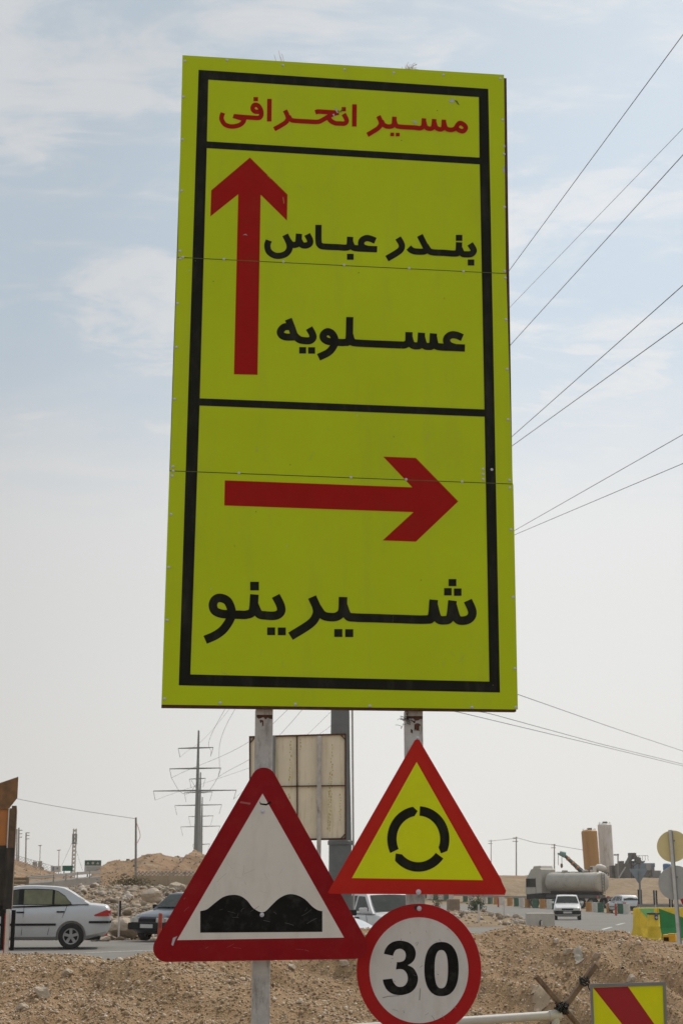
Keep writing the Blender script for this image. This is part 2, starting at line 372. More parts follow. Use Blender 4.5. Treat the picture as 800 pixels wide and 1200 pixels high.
M_LAMP_B = mat('blue_lens', (0.04, 0.07, 0.16), 0.2)
M_GUARD = mat('guard_rail_zinc', (0.27, 0.255, 0.235), 0.6, 0.3, var=0.1)

# ------------------------------------------------------------------ ground
def grid_mesh(xs, ys, zf):
    vs = [(x, y, zf(x, y)) for y in ys for x in xs]; nx = len(xs)
    fs = [(j*nx+i, j*nx+i+1, (j+1)*nx+i+1, (j+1)*nx+i) for j in range(len(ys)-1) for i in range(nx-1)]
    return MB().add(vs, fs)
def fbm(x, y, s, o=4, seed=0.0): return noise.fractal(Vector((x*s, y*s, seed)), 1.0, 2.0, o)

def gz_rough(x, y):
    z = gz(x, y)
    a = 0.0
    q = x/max(y, 1)
    if y > 47 and q < -0.06: a = 0.16*ss(y, 48, 54)
    if y > 186: a = 0.35*ss(y, 186, 196)
    return z + (a*fbm(x, y, 0.35, 5) if a else 0.0) - (0.03 if 20 < y < 140 else 0.0)
xs = sorted(set([-900, -600, -400, -250, -160] + [x*1.0 for x in range(-110, 111, 2)] + [160, 250, 400, 600, 900]))
ys = [-60, -20, 0, 5, 10, 14, 18, 22, 26, 30, 34, 38, 42, 45, 46, 47, 48] + [48+i*1.0 for i in range(1, 34)] + \
     [84, 90, 96, 102, 110, 118, 126, 140, 155, 170, 180] + [182+2*i for i in range(45)] + [285, 310, 350, 420, 520, 700, 1000, 1500]
ground = grid_mesh(xs, ys, gz_rough).build('ground', M_DIRT, smooth=60, kind='structure')

# asphalt, in strips between a left and a right edge
def road_strip(rows, dz, name, m):
    mb = MB(); vs = []; fs = []
    k = 14
    for (y, a, b) in rows:
        for i in range(k+1):
            x = a+(b-a)*i/k; vs.append((x, y, -0.01*(min(max(y, 45), 120)-45)+dz))
    for j in range(len(rows)-1):
        for i in range(k):
            p = j*(k+1)+i; fs.append((p, p+1, p+k+2, p+k+1))
    return mb.add(vs, fs).build(name, m, kind='structure')
rows = [(24, -90, 70), (30, -90, 70), (40, -90, 70), (45, -90, 70), (46.6, -90, 70)]
rows += [(46.7, -3.2, 70), (50, -2.8, 70), (60, -2, 70), (80, 0, 70), (100, 1, 70), (118, 1, 70), (120, 1, 26), (126, 1, 24.5), (160, 1, 19.5), (185, 1, 16)]
road_strip(rows, 0.012, 'road', M_ASPH)
def line_strip(a, b, w, name='road_marking'):
    a = Vector(a); b = Vector(b); d = (b-a).normalized(); n = Vector((-d.y, d.x))*w/2
    vs = []
    for t in (0, 0.25, 0.5, 0.75, 1):
        p = a+(b-a)*t
        for q in (p-n, p+n): vs.append((q.x, q.y, -0.01*(min(max(q.y, 45), 120)-45)+0.017))
    return MB().add(vs, [(2*i, 2*i+1, 2*i+3, 2*i+2) for i in range(4)]).build(name, M_LINE, kind='structure')
a = G(100, 1117.5); b = G(215, 1113); line_strip(a.xy, b.xy, 0.14)
for (p, q) in (((705, 1090), (716, 1087)), ((722, 1084.5), (731, 1082))):
    line_strip(G(*p).xy, G(*q).xy, 0.16)
line_strip(G(662, 1060.5).xy, G(575, 1059).xy, 0.3)

# ------------------------------------------------------------------ gravel mound in the foreground
CREST = [(-260, 1122), (-60, 1120), (0, 1117), (60, 1118), (100, 1119), (130, 1125), (150, 1121), (178, 1114), (250, 1105), (330, 1096),
         (430, 1087), (500, 1090), (560, 1094), (600, 1083.5), (650, 1085.5), (700, 1091), (730, 1090), (746, 1098), (800, 1106.5), (900, 1110), (1150, 1112)]
cx_ = [c[0] for c in CREST]; cy_ = [c[1] for c in CREST]
def crestY(px): return float(np.interp(px, [-260, 150, 430, 600, 800, 1150], [14.6, 15.0, 17.2, 18.0, 17.6, 17.0]))
CP = [P(px, float(np.interp(px, cx_, cy_)), crestY(px)) for px in range(-260, 1151, 10)]
cpx = np.array([p.x for p in CP]); cpy = np.array([p.y for p in CP]); cpz = np.array([p.z for p in CP])
def mound(x, y):
    yc = float(np.interp(x, cpx, cpy)); zc = float(np.interp(x, cpx, cpz))
    d = y-yc
    # lobes of dumped loads: ridges running down and to the right towards the camera
    u = x*0.9 + (yc-y)*(-0.55)
    lob = noise.noise(Vector((u*0.75, y*0.10, 3.1)))*0.9 + (0.30-abs(noise.noise(Vector((u*1.25, y*0.16, 9.2)))))*0.9 + noise.noise(Vector((u*3.1, y*0.5, 1.2)))*0.16
    if d < 0:
        s = 0.30 + 0.05*math.sin(x*0.7)
        f = ss(-d, 0.05, 1.2)
        z = zc + s*d*(1-0.30*ss(-d, 0, 0.5)) + 0.40*lob*f + 0.07*fbm(x, y, 1.5, 4, 2.0)*ss(-d, 0.03, 0.5)
    else:
        z = zc - 0.55*d + 0.08*lob*ss(d, 0.1, 0.8)
    z += 0.035*noise.noise(Vector((u*5.0, y*0.7, 4.4)))*min(1, abs(d)*2)
    z += 0.022*fbm(x, y, 6, 3, 5.0)*min(1, abs(d)*3+0.15)
    return max(z, -0.02)
gx = np.arange(-6.8, 8.2, 0.05); gy = np.arange(9.2, 20.8, 0.05)
gmesh = grid_mesh(list(gx), list(gy), mound)
gravel = gmesh.build('gravel_mound', M_GRAV, smooth=60, kind='structure')

def rock_mesh(name, m, seed, sub=2, rough=0.35, squash=(1, 0.85, 0.7)):
    bm = bmesh.new(); bmesh.ops.create_icosphere(bm, subdivisions=sub, radius=1)
    for v in bm.verts:
        p = v.co.copy()
        d = 1+rough*noise.noise(p*1.1+Vector((seed*7.3, seed, 0)))+0.4*rough*noise.noise(p*2.7+Vector((0, seed*3.1, 5)))
        q = p*d
        for k in range(5):           # chop flat faces
            n = Vector((math.sin(seed*5+k*2.1), math.cos(seed*3+k*1.7), math.sin(seed+k*2.9))).normalized()
            h = q.dot(n)
            if h > 0.72: q -= n*(h-0.72)
        v.co = Vector((q.x*squash[0], q.y*squash[1], q.z*squash[2]))
    me = bpy.data.meshes.new(name); bm.to_mesh(me); bm.free(); me.materials.append(m)
    return me
def np_scatter(name, protos, pts, sizes, m, kind='stuff', **kw):
    """many small stones in ONE mesh"""
    V = []; T = []; off = 0
    for i, (p, s) in enumerate(zip(pts, sizes)):
        v, t = protos[i % len(protos)]
        a = rng.random()*6.28; b = rng.random()*6.28; c = rng.random()*6.28
        ca, sa, cb, sb = math.cos(a), math.sin(a), math.cos(b), math.sin(b)
        Rm = np.array([[ca, -sa, 0], [sa, ca, 0], [0, 0, 1]]) @ np.array([[1, 0, 0], [0, cb, -sb], [0, sb, cb]])
        V.append((v*s) @ Rm.T + p); T.append(t+off); off += len(v)
    V = np.concatenate(V); T = np.concatenate(T)
    me = bpy.data.meshes.new(name)
    me.vertices.add(len(V)); me.vertices.foreach_set('co', V.astype(np.float32).ravel())
    me.loops.add(T.size); me.loops.foreach_set('vertex_index', T.ravel().astype(np.int32))
    me.polygons.add(len(T)); me.polygons.foreach_set('loop_start', np.arange(0, T.size, 3, dtype=np.int32))
    me.update(calc_edges=True); me.validate()
    me.materials.append(m)
    o = bpy.data.objects.new(name, me); COL.objects.link(o); o['kind'] = kind
    for k, v in kw.items(): o[k] = v
    return o
def proto(me):
    v = np.array([tuple(x.co) for x in me.vertices]); t = np.array([tuple(p.vertices) for p in me.polygons]); return v, t
small = [proto(rock_mesh('stone', M_PEB, 11+i, 1, 0.5)) for i in range(6)]
pts = []; szs = []
NP = 85000
while len(pts) < NP:
    y = 10.5+rng.random()*8.6
    x = (rng.random()*1.15-0.575)*2*0.235*y
    yc = float(np.interp(x, cpx, cpy))
    if y > yc+0.7: continue
    s = 0.0066*math.exp(rng.normal(0, 0.42))
    if x > 1.2 and rng.random() < 0.25: continue
    if rng.random() < 0.0018: s = 0.016+0.022*rng.random()
    pts.append((x, y, mound(x, y)+s*0.25)); szs.append(s*1.25)
np_scatter('gravel_stones', small, np.array(pts), szs, M_PEB)

def ray_mound(px, py):
    d = ray(px, py); y = 10.0
    while y < 20:
        p = CAM+d*(y/d.y)
        if p.z <= mound(p.x, p.y): return p
        y += 0.03
    return CAM+d*(15/d.y)

# single pale stones on the mound
STONE_ME = [rock_mesh('stone', M_ROCKW, 30+i, 3, 0.4) for i in range(4)]
stones = [((50, 1169), 0.075, 'large white angular stone low on the gravel at left edge'), ((27, 1183), 0.05, 'white stone at the very bottom left of the gravel'),
          ((154, 1160), 0.03, 'small tan stone alone on the gravel left of the bump sign'), ((342, 1136), 0.045, 'pale stone right of the post under the bump sign'),
          ((403, 1131), 0.05, 'flat white stone under the right corner of the bump sign'), ((80, 1142), 0.05, 'tan stone half buried near the left crest of the gravel'),
          ((651, 1104.5), 0.045, 'flat white stone near the top of the right gravel heap'), ((699, 1123), 0.05, 'pale flat stone right of the upper stake end'),
          ((665, 1119), 0.055, 'brown rounded stone beside the scrap of plastic sheet'), ((668, 1187), 0.03, 'white stone beside the tied stakes'),
          ((739, 1150), 0.05, 'tan stone just above the striped panel'), ((729, 1135.5), 0.018, 'small dark stone upper right on the gravel heap')]
for (pp, s, lab) in stones:
    p = ray_mound(*pp); o = bpy.data.objects.new('stone', STONE_ME[random.randrange(4)] if 'dark' not in lab else rock_mesh('stone', M_WIRE, 50, 2)); COL.objects.link(o)
    o.location = (p.x, p.y, mound(p.x, p.y)+s*0.25); o.scale = (s, s, s); o.rotation_euler = (random.random(), random.random(), random.random()*6)
    tag(o, lab, 'stone', 'loose stones on the gravel mound')

# ------------------------------------------------------------------ direction sign
class Plane:
    def __init__(s, px, py, Y, yaw, base):
        s.p0 = P(px, py, Y); s.yaw = yaw
        s.r = Vector((math.cos(yaw), math.sin(yaw), 0)); s.n = Vector((math.sin(yaw), -math.cos(yaw), 0))
        s.loc = Vector((s.p0.x, s.p0.y, base))
    def uv(s, px, py):
        d = ray(px, py); t = (s.p0-CAM).dot(s.n)/d.dot(s.n); p = CAM+d*t
        return ((p-s.p0).dot(s.r), p.z-s.loc.z)
    def pl(s, pts): return [s.uv(*p) for p in pts]

SG = Plane(398, 831, 9.0, R(6.2), 0.0)
sign = thing('direction_sign', SG.loc, SG.yaw, 'huge yellow green detour board with red arrows on two grey posts', 'road sign')
def sheet(pl, pxpts, off, th, holes=()):
    return MB().prism(pl.pl(pxpts), -off-th, -off, [pl.pl(h) for h in holes])
panels = [[(214, 65), (590, 88), (592.2, 320.4), (208.2, 301.4)], [(208, 302.2), (592.6, 321.2), (600.2, 567.0), (199.3, 551.4)],
          [(198.6, 552.4), (600.9, 567.9), (606.2, 831.5), (189.3, 825.8)]]
for p in panels: sheet(SG, p, 0.0, 0.004).build('panel', M_YEL, sign)
def strip_px(a, b, w):
    a = Vector(a); b = Vector(b); d = (b-a).normalized(); n = Vector((-d.y, d.x))*w/2
    return [a-n, b-n, b+n, a+n]
for (a, b) in (((208, 301.9), (592.3, 320.9)), ((199, 551.9), (600.4, 567.4))):
    sheet(SG, strip_px(a, b, 0.75), 0.0052, 0.0006).build('panel_seam', M_OLIVE, sign)
# frame of rusty tube behind the sheets
fr = MB()
fr.prism(SG.pl([(215, 67), (593.2, 91.5), (595, 240), (604.5, 833.8), (189.2, 828.8)]), 0.002, 0.05,
         [SG.pl([(224, 78), (581, 101), (595, 823), (201, 817)])])
for q in ([(209, 297), (592, 316), (592, 326), (208, 307)], [(200, 547), (600, 562), (600, 573), (199, 558)]):
    fr.prism(SG.pl(q), 0.003, 0.045)
fr.build('frame', M_RUST, sign)
# black border with two cross bars
bo = [(232.8, 82.2), (571.5, 104.5), (585.2, 811.7), (209.6, 803.2)]
c1 = [(244.2, 93.8), (560.5, 114.2), (561.3, 185.0), (242.6, 166.0)]
c2 = [(242.4, 174.0), (561.5, 193.0), (567.0, 480.0), (234.2, 467.0)]
c3 = [(234.0, 475.6), (567.2, 488.6), (572.8, 798.8), (223.2, 790.4)]
sheet(SG, bo, 0.0041, 0.0005, [c1, c2, c3]).build('border', M_BLK, sign)
sheet(SG, [(292.8, 185), (336.8, 228.4), (336.2, 259), (305.4, 228.6), (301.8, 439.6), (274.1, 438.9), (279.2, 228), (246.6, 254), (247.6, 223.4)],
      0.0041, 0.0005).build('arrow', M_RED, sign)
sheet(SG, [(263.5, 563.1), (482.7, 571.3), (448.6, 535.3), (486.9, 536.9), (536.5, 587.8), (486.9, 635), (448, 633.5), (484, 600.4), (262.8, 592.6)],
      0.0041, 0.0005).build('arrow', M_RED, sign)

# lettering: pen strokes of one width, in the photograph's own proportions
def ribbon(pl, mb, pts, w, off):
    c = [Vector(p) for p in pts]
    if len(c) > 2: c = catmull(c, 6)
    L = []; Rr = []
    for i, p in enumerate(c):
        t = (c[min(i+1, len(c)-1)]-c[max(i-1, 0)]).normalized(); n = Vector((-t.y, t.x))*w/2
        L.append(p+n); Rr.append(p-n)
    n = len(c); A = pl.pl(L); B = pl.pl(Rr)
    vs = [(a[0], -off, a[1]) for a in A]+[(b[0], -off, b[1]) for b in B]
    mb.add(vs, [(i, i+1, n+i+1, n+i) for i in range(n-1)])
def word(pl, groups, w, m, parent, name='lettering'):
    mb = MB(); off = 0.0044
    for (ox, oy, k, items) in groups:
        T = lambda p: (ox+p[0]/k, oy+p[1]/k)
        for it in items:
            off += 0.00012
            if it[0] == 'd':
                _, x, y, dw, dh = it
                q = [(x-dw/2, y-dh/2), (x+dw/2, y-dh/2), (x+dw/2, y+dh/2), (x-dw/2, y+dh/2)]
                A = pl.pl([T(p) for p in q]); mb.add([(a[0], -off, a[1]) for a in A], [(0, 1, 2, 3)])
            elif it[0] == 'p':
                A = pl.pl([T(p) for p in it[1]])
                tr = tessellate_polygon([[Vector((a[0], a[1], 0)) for a in A]])
                mb.add([(a[0], -off, a[1]) for a in A], [tuple(t) for t in tr])
            else: ribbon(pl, mb, [T(p) for p in it], w, off)
    me_o = mb.build(name, m, parent)
    return me_o
word(SG, [
 (250, 105, 10, [[(657, 112), (654, 378)], ('d', 497, 116, 54, 50),
   [(555, 268), (520, 264), (490, 262), (464, 240), (462, 210), (480, 186), (510, 185), (540, 210), (560, 255), (562, 300), (545, 330), (515, 337), (450, 333), (380, 328), (238, 316)],
   ('p', [(225, 337), (240, 292), (388, 302), (388, 357), (330, 370)]),
   [(362, 340), (350, 383), (300, 422), (215, 437), (140, 416), (102, 365), (97, 325), (112, 276)]]),
 (320, 105, 10, [[(138, 247), (165, 305), (172, 345), (150, 385), (90, 425), (12, 468)],
   [(180, 315), (205, 355), (250, 369), (400, 378), (510, 383), (560, 370), (650, 318), (700, 292), (765, 272)],
   [(493, 272), (525, 262), (600, 266), (770, 277)],
   [(640, 310), (670, 365), (720, 396), (760, 401), (800, 403)]]),
 (380, 110, 10, [[(150, 351), (190, 352), (230, 353), (257, 333), (256, 300), (224, 240)], [(40, 270), (70, 318), (120, 346), (170, 352)], ('d', 226, 184, 50, 50), [(351, 127), (348, 388)]]),
 (425, 110, 10, [[(180, 265), (205, 320), (210, 360), (180, 405), (120, 445), (52, 485)],
   [(215, 320), (240, 365), (280, 386), (330, 386), (360, 362), (368, 272)],
   [(367, 320), (385, 370), (430, 390), (600, 400), (670, 407), (705, 380), (713, 292)], ('d', 342, 480, 44, 42), ('d', 406, 482, 46, 42)]),
 (475, 110, 10, [[(213, 330), (235, 395), (285, 414), (322, 390), (333, 300)], [(333, 340), (355, 400), (405, 421), (438, 400), (446, 308)],
   [(446, 340), (470, 408), (530, 427), (580, 410), (605, 370), (635, 347), (680, 368), (702, 405), (672, 442), (625, 432), (590, 405)]]),
], 5.4, M_RED, sign)
word(SG, [
 (305, 255, 10, [[(100, 270), (82, 330), (100, 400), (160, 444), (230, 451), (300, 426), (340, 370), (335, 300), (290, 205)],
   [(330, 280), (365, 318), (410, 322), (442, 298), (452, 192)], [(452, 270), (485, 322), (535, 330), (575, 310), (582, 270), (548, 200)]]),
 (365, 255, 10, [[(80, 88), (80, 270), (95, 322), (140, 342), (300, 350), (405, 355), (442, 330), (450, 228)],
   [(450, 290), (480, 350), (540, 364), (650, 370), (766, 375)], [(745, 275), (690, 252), (640, 244), (592, 268), (578, 308), (600, 350), (650, 368)], ('d', 452, 463, 78, 70)]),
 (400, 260, 10, [[(660, 192), (695, 250), (705, 290), (690, 330), (640, 370), (530, 435)]]),
 (445, 260, 10, [[(465, 162), (535, 300), (555, 330)], [(335, 305), (370, 337), (420, 351), (510, 352), (550, 330)]]),
 (490, 260, 10, [[(80, 280), (120, 340), (170, 361), (300, 367), (425, 375), (465, 355), (474, 243)],
   [(474, 310), (510, 375), (560, 384), (615, 380), (643, 350), (638, 318), (602, 262)], ('d', 474, 191, 76, 70), ('d', 613, 480, 76, 70)]),
], 7.4, M_BLK, sign)
word(SG, [
 (320, 365, 10, [[(178, 92), (220, 200), (250, 280), (300, 328), (350, 343), (425, 345), (465, 312), (458, 265), (420, 197)],
   [(190, 178), (125, 188), (84, 240), (105, 285), (160, 303), (230, 302), (285, 300)], ('d', 345, 458, 82, 76), ('d', 450, 460, 82, 76),
   [(715, 352), (645, 354), (592, 322), (588, 275), (635, 240), (690, 265), (722, 330), (712, 400), (650, 480), (530, 540)]]),
 (370, 365, 10, [[(215, 362), (260, 365), (340, 365), (385, 335), (396, 68)], [(396, 280), (420, 350), (470, 372), (800, 388), (1000, 396)]]),
 (470, 365, 10, [[(0, 396), (40, 394), (82, 360), (88, 245)], [(88, 310), (120, 390), (180, 407), (222, 385), (235, 252)],
   [(235, 310), (265, 398), (320, 413), (362, 395), (374, 260)], [(374, 310), (400, 400), (470, 420), (600, 425), (742, 432)],
   [(712, 310), (650, 284), (590, 277), (542, 303), (527, 350), (560, 400), (625, 425)]]),
], 8.5, M_BLK, sign)
word(SG, [
 (235, 675, 7.2727, [[(275, 325), (190, 325), (125, 300), (106, 250), (125, 203), (170, 188), (230, 215), (263, 290), (257, 360), (200, 450), (130, 505), (40, 545)],
   [(250, 329), (320, 331), (395, 330), (445, 298), (459, 158)], [(459, 250), (495, 322), (550, 337), (640, 338), (684, 305), (680, 250), (640, 170)],
   ('d', 460, 87, 75, 74), ('d', 601, 472, 68, 66), ('d', 692, 473, 68, 66)]),
 (330, 675, 7.2727, [[(258, 180), (298, 275), (293, 340), (240, 410), (75, 515)], [(295, 262), (350, 335), (430, 352), (485, 338), (516, 295), (522, 180)],
   [(522, 250), (560, 340), (620, 355), (800, 361), (945, 366)], ('d', 481, 487, 69, 67), ('d', 574, 488, 69, 67)]),
 (460, 670, 7.2727, [[(0, 402), (275, 409), (330, 385), (347, 240)], [(347, 290), (380, 398), (440, 415), (487, 390), (507, 247)],
   [(507, 290), (545, 402), (610, 417), (662, 390), (674, 335), (637, 247)], ('d', 506, 94, 66, 60), ('d', 467, 172, 64, 62), ('d', 551, 175, 64, 62)]),
], 10.1, M_BLK, sign)

# rivets, peeled patches
RIV = [(217, 72), (215, 114), (214, 164), (213, 224), (211, 294.5), (211.5, 303.5), (214.5, 301.8), (208, 356), (207, 407), (204.7, 468), (202.8, 547), (203, 552.3), (202, 558),
       (200.7, 603), (198, 665), (196, 727), (193, 819), (585.5, 92.5), (588.5, 141), (590, 181), (590.5, 243), (590.8, 318), (591.5, 326), (592.2, 375), (593.5, 433), (594.6, 492),
       (596.3, 563), (596.8, 572), (598, 621), (600.5, 700), (602.6, 783.5), (603.7, 829), (266, 71), (331.5, 77), (403.5, 82), (461, 85.7), (519, 88.3),
       (262.5, 304), (332, 307.2), (403, 311), (479, 314.8), (542.5, 318.5), (280, 554.7), (411, 559.7), (475.5, 562), (541, 564.8), (258, 823.7), (346, 825.4), (433, 827.4), (552.5, 829),
       (565.5, 550), (565.3, 556), (565.5, 562), (575.7, 550.5)]
rivme = MB().lathe([(0.0088, 0), (0.0088, 0.002), (0.006, 0.005), (0, 0.006)], 10, axis='z')
rm_ = rivme.mesh('rivet', M_RIV, 40)
for p in RIV:
    u, v = SG.uv(*p); o = bpy.data.objects.new('rivet', rm_); COL.objects.link(o); o.parent = sign
    o.location = (u, -0.0042, v); o.rotation_euler = (math.pi/2, 0, 0)
def patch(pts, m, off=0.006, name='peeled_patch'):
    sheet(SG, pts, off, 0.0006).build(name, m, sign)
patch([(525, 120), (527.5, 116.6), (532.5, 117), (530.5, 121)], M_PEEL)
patch([(532, 118), (535, 118.5), (538, 124), (536, 123)], M_OLIVE)
patch([(481.5, 142), (488, 142.7), (488, 146.5)], M_PEEL)
patch([(389, 134.5), (391.5, 134), (392, 138)], M_PEEL, 0.0075)
patch([(393, 126), (396.3, 132.5), (395, 133.5), (392.7, 130)], M_PEEL, 0.0075)
patch([(397.5, 132), (401, 127.5), (402, 128.3), (399, 132.2)], M_OLIVE, 0.0075)
patch([(589, 171), (591, 170), (591.3, 173), (589, 173)], M_PEEL)
patch([(588.5, 198), (590.8, 194), (591, 202), (589.2, 203)], M_PEEL)
patch([(284, 276), (288, 274.5), (290, 276.4), (287, 275.6)], M_PEEL, 0.0056)
# posts (square tube) ending on the ground below the picture
for (px, w) in ((310.5, 0.100), (487.3, 0.100)):
    u, v = SG.uv(px, 845)
    box((u, 0.105, 1.30), (w, 0.10, 2.60-0.004)).build('post', M_POST, sign, bevel=0.006)
    u2, v2 = SG.uv(px, 820)
    box((u, 0.105, 2.60+1.5), (w-0.01, 0.09, 3.0)).build('post_upper', M_RUST, sign)
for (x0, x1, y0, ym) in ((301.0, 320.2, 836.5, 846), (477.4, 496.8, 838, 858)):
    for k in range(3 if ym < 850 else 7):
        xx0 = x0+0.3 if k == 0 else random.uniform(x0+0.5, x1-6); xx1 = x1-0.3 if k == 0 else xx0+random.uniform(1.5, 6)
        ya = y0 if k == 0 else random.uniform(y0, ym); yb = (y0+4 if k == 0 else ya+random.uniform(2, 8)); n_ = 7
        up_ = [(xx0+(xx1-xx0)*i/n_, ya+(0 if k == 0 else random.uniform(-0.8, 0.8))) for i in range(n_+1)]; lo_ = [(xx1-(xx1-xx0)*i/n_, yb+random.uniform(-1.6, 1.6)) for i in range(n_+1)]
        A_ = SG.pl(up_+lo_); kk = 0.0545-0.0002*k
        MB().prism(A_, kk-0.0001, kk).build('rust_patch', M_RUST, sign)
    if ym > 850:
        fz = MB()
        for i in range(14):
            u_, v_ = SG.uv(x0+random.uniform(-4, 6), random.uniform(838, 850)); p_ = Vector((u_, 0.045, v_)); c_ = [p_]
            for j in range(4): c_.append(c_[-1]+Vector((random.gauss(-0.004, 0.014), random.gauss(0, 0.005), random.gauss(0, 0.014))))
            fz.tube(catmull(c_, 3), 0.0012, 4)
        fz.build('wire_strand', M_WIRE, sign)
# straw tuft caught on the top edge
tuft = MB(); u0, v0 = SG.uv(480, 82)
for i in range(26):
    a = random.uniform(-1.2, 1.2); l = random.uniform(0.02, 0.075)
    p = Vector((u0+random.gauss(0, 0.012), 0.02+random.uniform(-0.02, 0.02), v0-0.005))
    q = p+Vector((math.sin(a)*l*0.5, random.uniform(-0.02, 0.01), math.cos(a)*l*0.6)); r_ = q+Vector((math.sin(a+1)*l*0.5, 0, math.cos(a+0.9)*l*0.4))
    tuft.tube([p, q, r_], 0.0012, 4)
def to_world(pl, mb):
    rot = Matrix.Rotation(pl.yaw, 4, 'Z')
    mb.v = [tuple(rot @ Vector(p) + pl.loc) for p in mb.v]; return mb
tag(to_world(SG, tuft).build('straw_tuft', M_STRAW), 'dry straw tuft caught on the top edge of the detour board', 'straw')
tf2 = MB(); u0, v0 = SG.uv(330, 75)
for (dx, dz, l) in ((-0.03, 0.0, 0.06), (0.0, 0.0, 0.09), (0.01, 0.0, 0.05), (0.02, 0, 0.07)):
    tf2.tube([(u0+dx, 0.0, v0-0.005), (u0+dx-0.01, -0.004, v0+l*0.5), (u0+dx-0.02, -0.006, v0+l)], 0.0011, 4)
tag(to_world(SG, tf2).build('straw_tuft', M_STRAW), 'few thin straws standing up left of centre on top of the detour board', 'straw')

def bolt(pl, p, parent, r=0.013, off=0.004):
    u, v = pl.uv(*p); mb = MB()
    mb.lathe([(r, 0), (r, 0.003), (r*0.62, 0.0035), (r*0.62, 0.008), (r*0.3, 0.011), (0, 0.0115)], 10)
    o = mb.build('bolt', M_RIV, parent, 35); o.location = (u, -off, v); o.rotation_euler = (math.pi/2, 0, 0)

def ell(cx, cy, rx, ry, n=64, e=2.0):
    o = []
    for i in range(n):
        a = 2*math.pi*i/n; c, s = math.cos(a), math.sin(a)
        o.append((cx+rx*math.copysign(abs(c)**(2/e), c), cy-ry*math.copysign(abs(s)**(2/e), s)))
    return o
def hull_round(cs):
    """convex outline round circles (cx,cy,r) given counter-clockwise on screen"""
    o = []; n = len(cs)
    pts = [(c[0]+c[2]*math.cos(a*math.pi/36), c[1]+c[2]*math.sin(a*math.pi/36)) for c in cs for a in range(72)]
    pts = sorted(set((round(x, 4), round(y, 4)) for x, y in pts))
    def half(ps):
        h = []
        for p in ps:
            while len(h) >= 2 and (h[-1][0]-h[-2][0])*(p[1]-h[-2][1])-(h[-1][1]-h[-2][1])*(p[0]-h[-2][0]) <= 0: h.pop()
            h.append(p)
        return h
    return half(pts)[:-1]+half(pts[::-1])[:-1]

# bumpy road sign (left post)
BP = Plane(308, 1015, 8.93, R(2), 0.0)
bs = thing('bumpy_road_sign', BP.loc, BP.yaw, 'white triangle sign with dark red border and black double bump', 'road sign')
sheet(BP, hull_round([(309, 914, 14.5), (195.7, 1111.3, 16), (414.3, 1107.8, 16)]), 0.0, 0.004).build('plate', M_RED2, bs, bevel=0.0008)
sheet(BP, hull_round([(309, 914, 14.5), (195.7, 1111.3, 16), (414.3, 1107.8, 16)]), -0.0016, 0.001).build('plate_back', M_ALU, bs)
sheet(BP, [(307.7, 930), (207.8, 1101.7), (402.9, 1098.7)], 0.0042, 0.0004).build('face', M_WHT, bs)
bz = [(192, 556), (215, 550), (240, 530), (270, 508), (300, 500), (330, 503), (355, 520), (375, 545), (402, 560), (420, 555), (440, 535), (465, 512), (495, 498), (525, 500), (555, 515), (580, 540), (600, 553), (615, 556)]
bz = [tuple(p) for p in catmull(bz, 3)] + [(615, 628), (192, 631)]
sheet(BP, [(170+x/2.963, 880+y/2.963) for x, y in bz], 0.0048, 0.0004).build('symbol', M_DIGIT, bs)
for p in ((307.8, 951), (307, 1072)): bolt(BP, p, bs, 0.0125, 0.0052)
sheet(BP, [(304, 939), (306, 941.4), (312, 942), (317, 938.6), (318, 941), (312, 944), (305, 943)], 0.0049, 0.0006).build('scuff', M_DIGIT, bs)
sheet(BP, [(201, 1107), (203, 1099), (208, 1097), (205.5, 1101), (203, 1108.5)], 0.0049, 0.0006).build('peeled_patch', M_PEEL, bs)
sheet(BP, [(282, 939), (294, 941), (293, 943), (281, 941)], 0.0046, 0.0004).build('scuff', mat('scuff_pink', (0.38, 0.10, 0.09), 0.6), bs)
for (z, h) in ((1.87, 0.05), (1.3, 0.05)):
    box((BP.uv(309, 1000)[0], 0.012, z), (0.16, 0.016, h)).build('bracket', M_GALV, bs)

# roundabout sign (right post)
RP = Plane(489, 985, 8.88, R(1), 0.0)
rs = thing('roundabout_sign', RP.loc, RP.yaw, 'yellow triangle sign with bright red border and ring of three black arcs', 'road sign')
sheet(RP, [(485.6, 867.6), (488, 866.3), (491, 867.2), (586.5, 1030), (588, 1034.5), (592.5, 1044), (591, 1048.7), (386, 1047.4), (384, 1045.6)], 0.0, 0.004).build('plate', M_RED3, rs)
sheet(RP, [(485.6, 867.6), (488, 866.3), (491, 867.2), (586.5, 1030), (588, 1034.5), (592.5, 1044), (591, 1048.7), (386, 1047.4), (384, 1045.6)], -0.0016, 0.001).build('plate_back', M_ALU, rs)
sheet(RP, [(487.8, 893), (412.2, 1029), (565.6, 1031.5)], 0.0042, 0.0004).build('face', M_YEL2, rs)
def arc(a0, a1, tip):
    cx, cy, ro, so, ri, si = 489.8, 983.2, 36.4, 38.4, 25.4, 27.2
    o = []; n = 22
    for i in range(n+1):
        a = R(a0+(a1-a0)*i/n); o.append((cx+ro*math.cos(a), cy-so*math.sin(a)))
    a = R(tip); o.append((cx+(ro+ri)/2*math.cos(a), cy-(so+si)/2*math.sin(a)))
    for i in range(n, -1, -1):
        a = R(a0+(a1-a0)*i/n); o.append((cx+ri*math.cos(a), cy-si*math.sin(a)))
    return o
for q in ((87, -21.5, -31), (-36.5, -138.5, -149), (-154.5, -260, -268.5)):
    sheet(RP, arc(*q), 0.0048, 0.0004).build('arc_arrow', M_BLK, rs)
bolt(RP, (490, 1045.3), rs, 0.015, 0.0042); bolt(RP, (489, 864.8), rs, 0.012, -0.004)
for z in (1.72,): box((RP.uv(488, 950)[0], 0.018, z), (0.15, 0.022, 0.05)).build('bracket', M_GALV, rs)

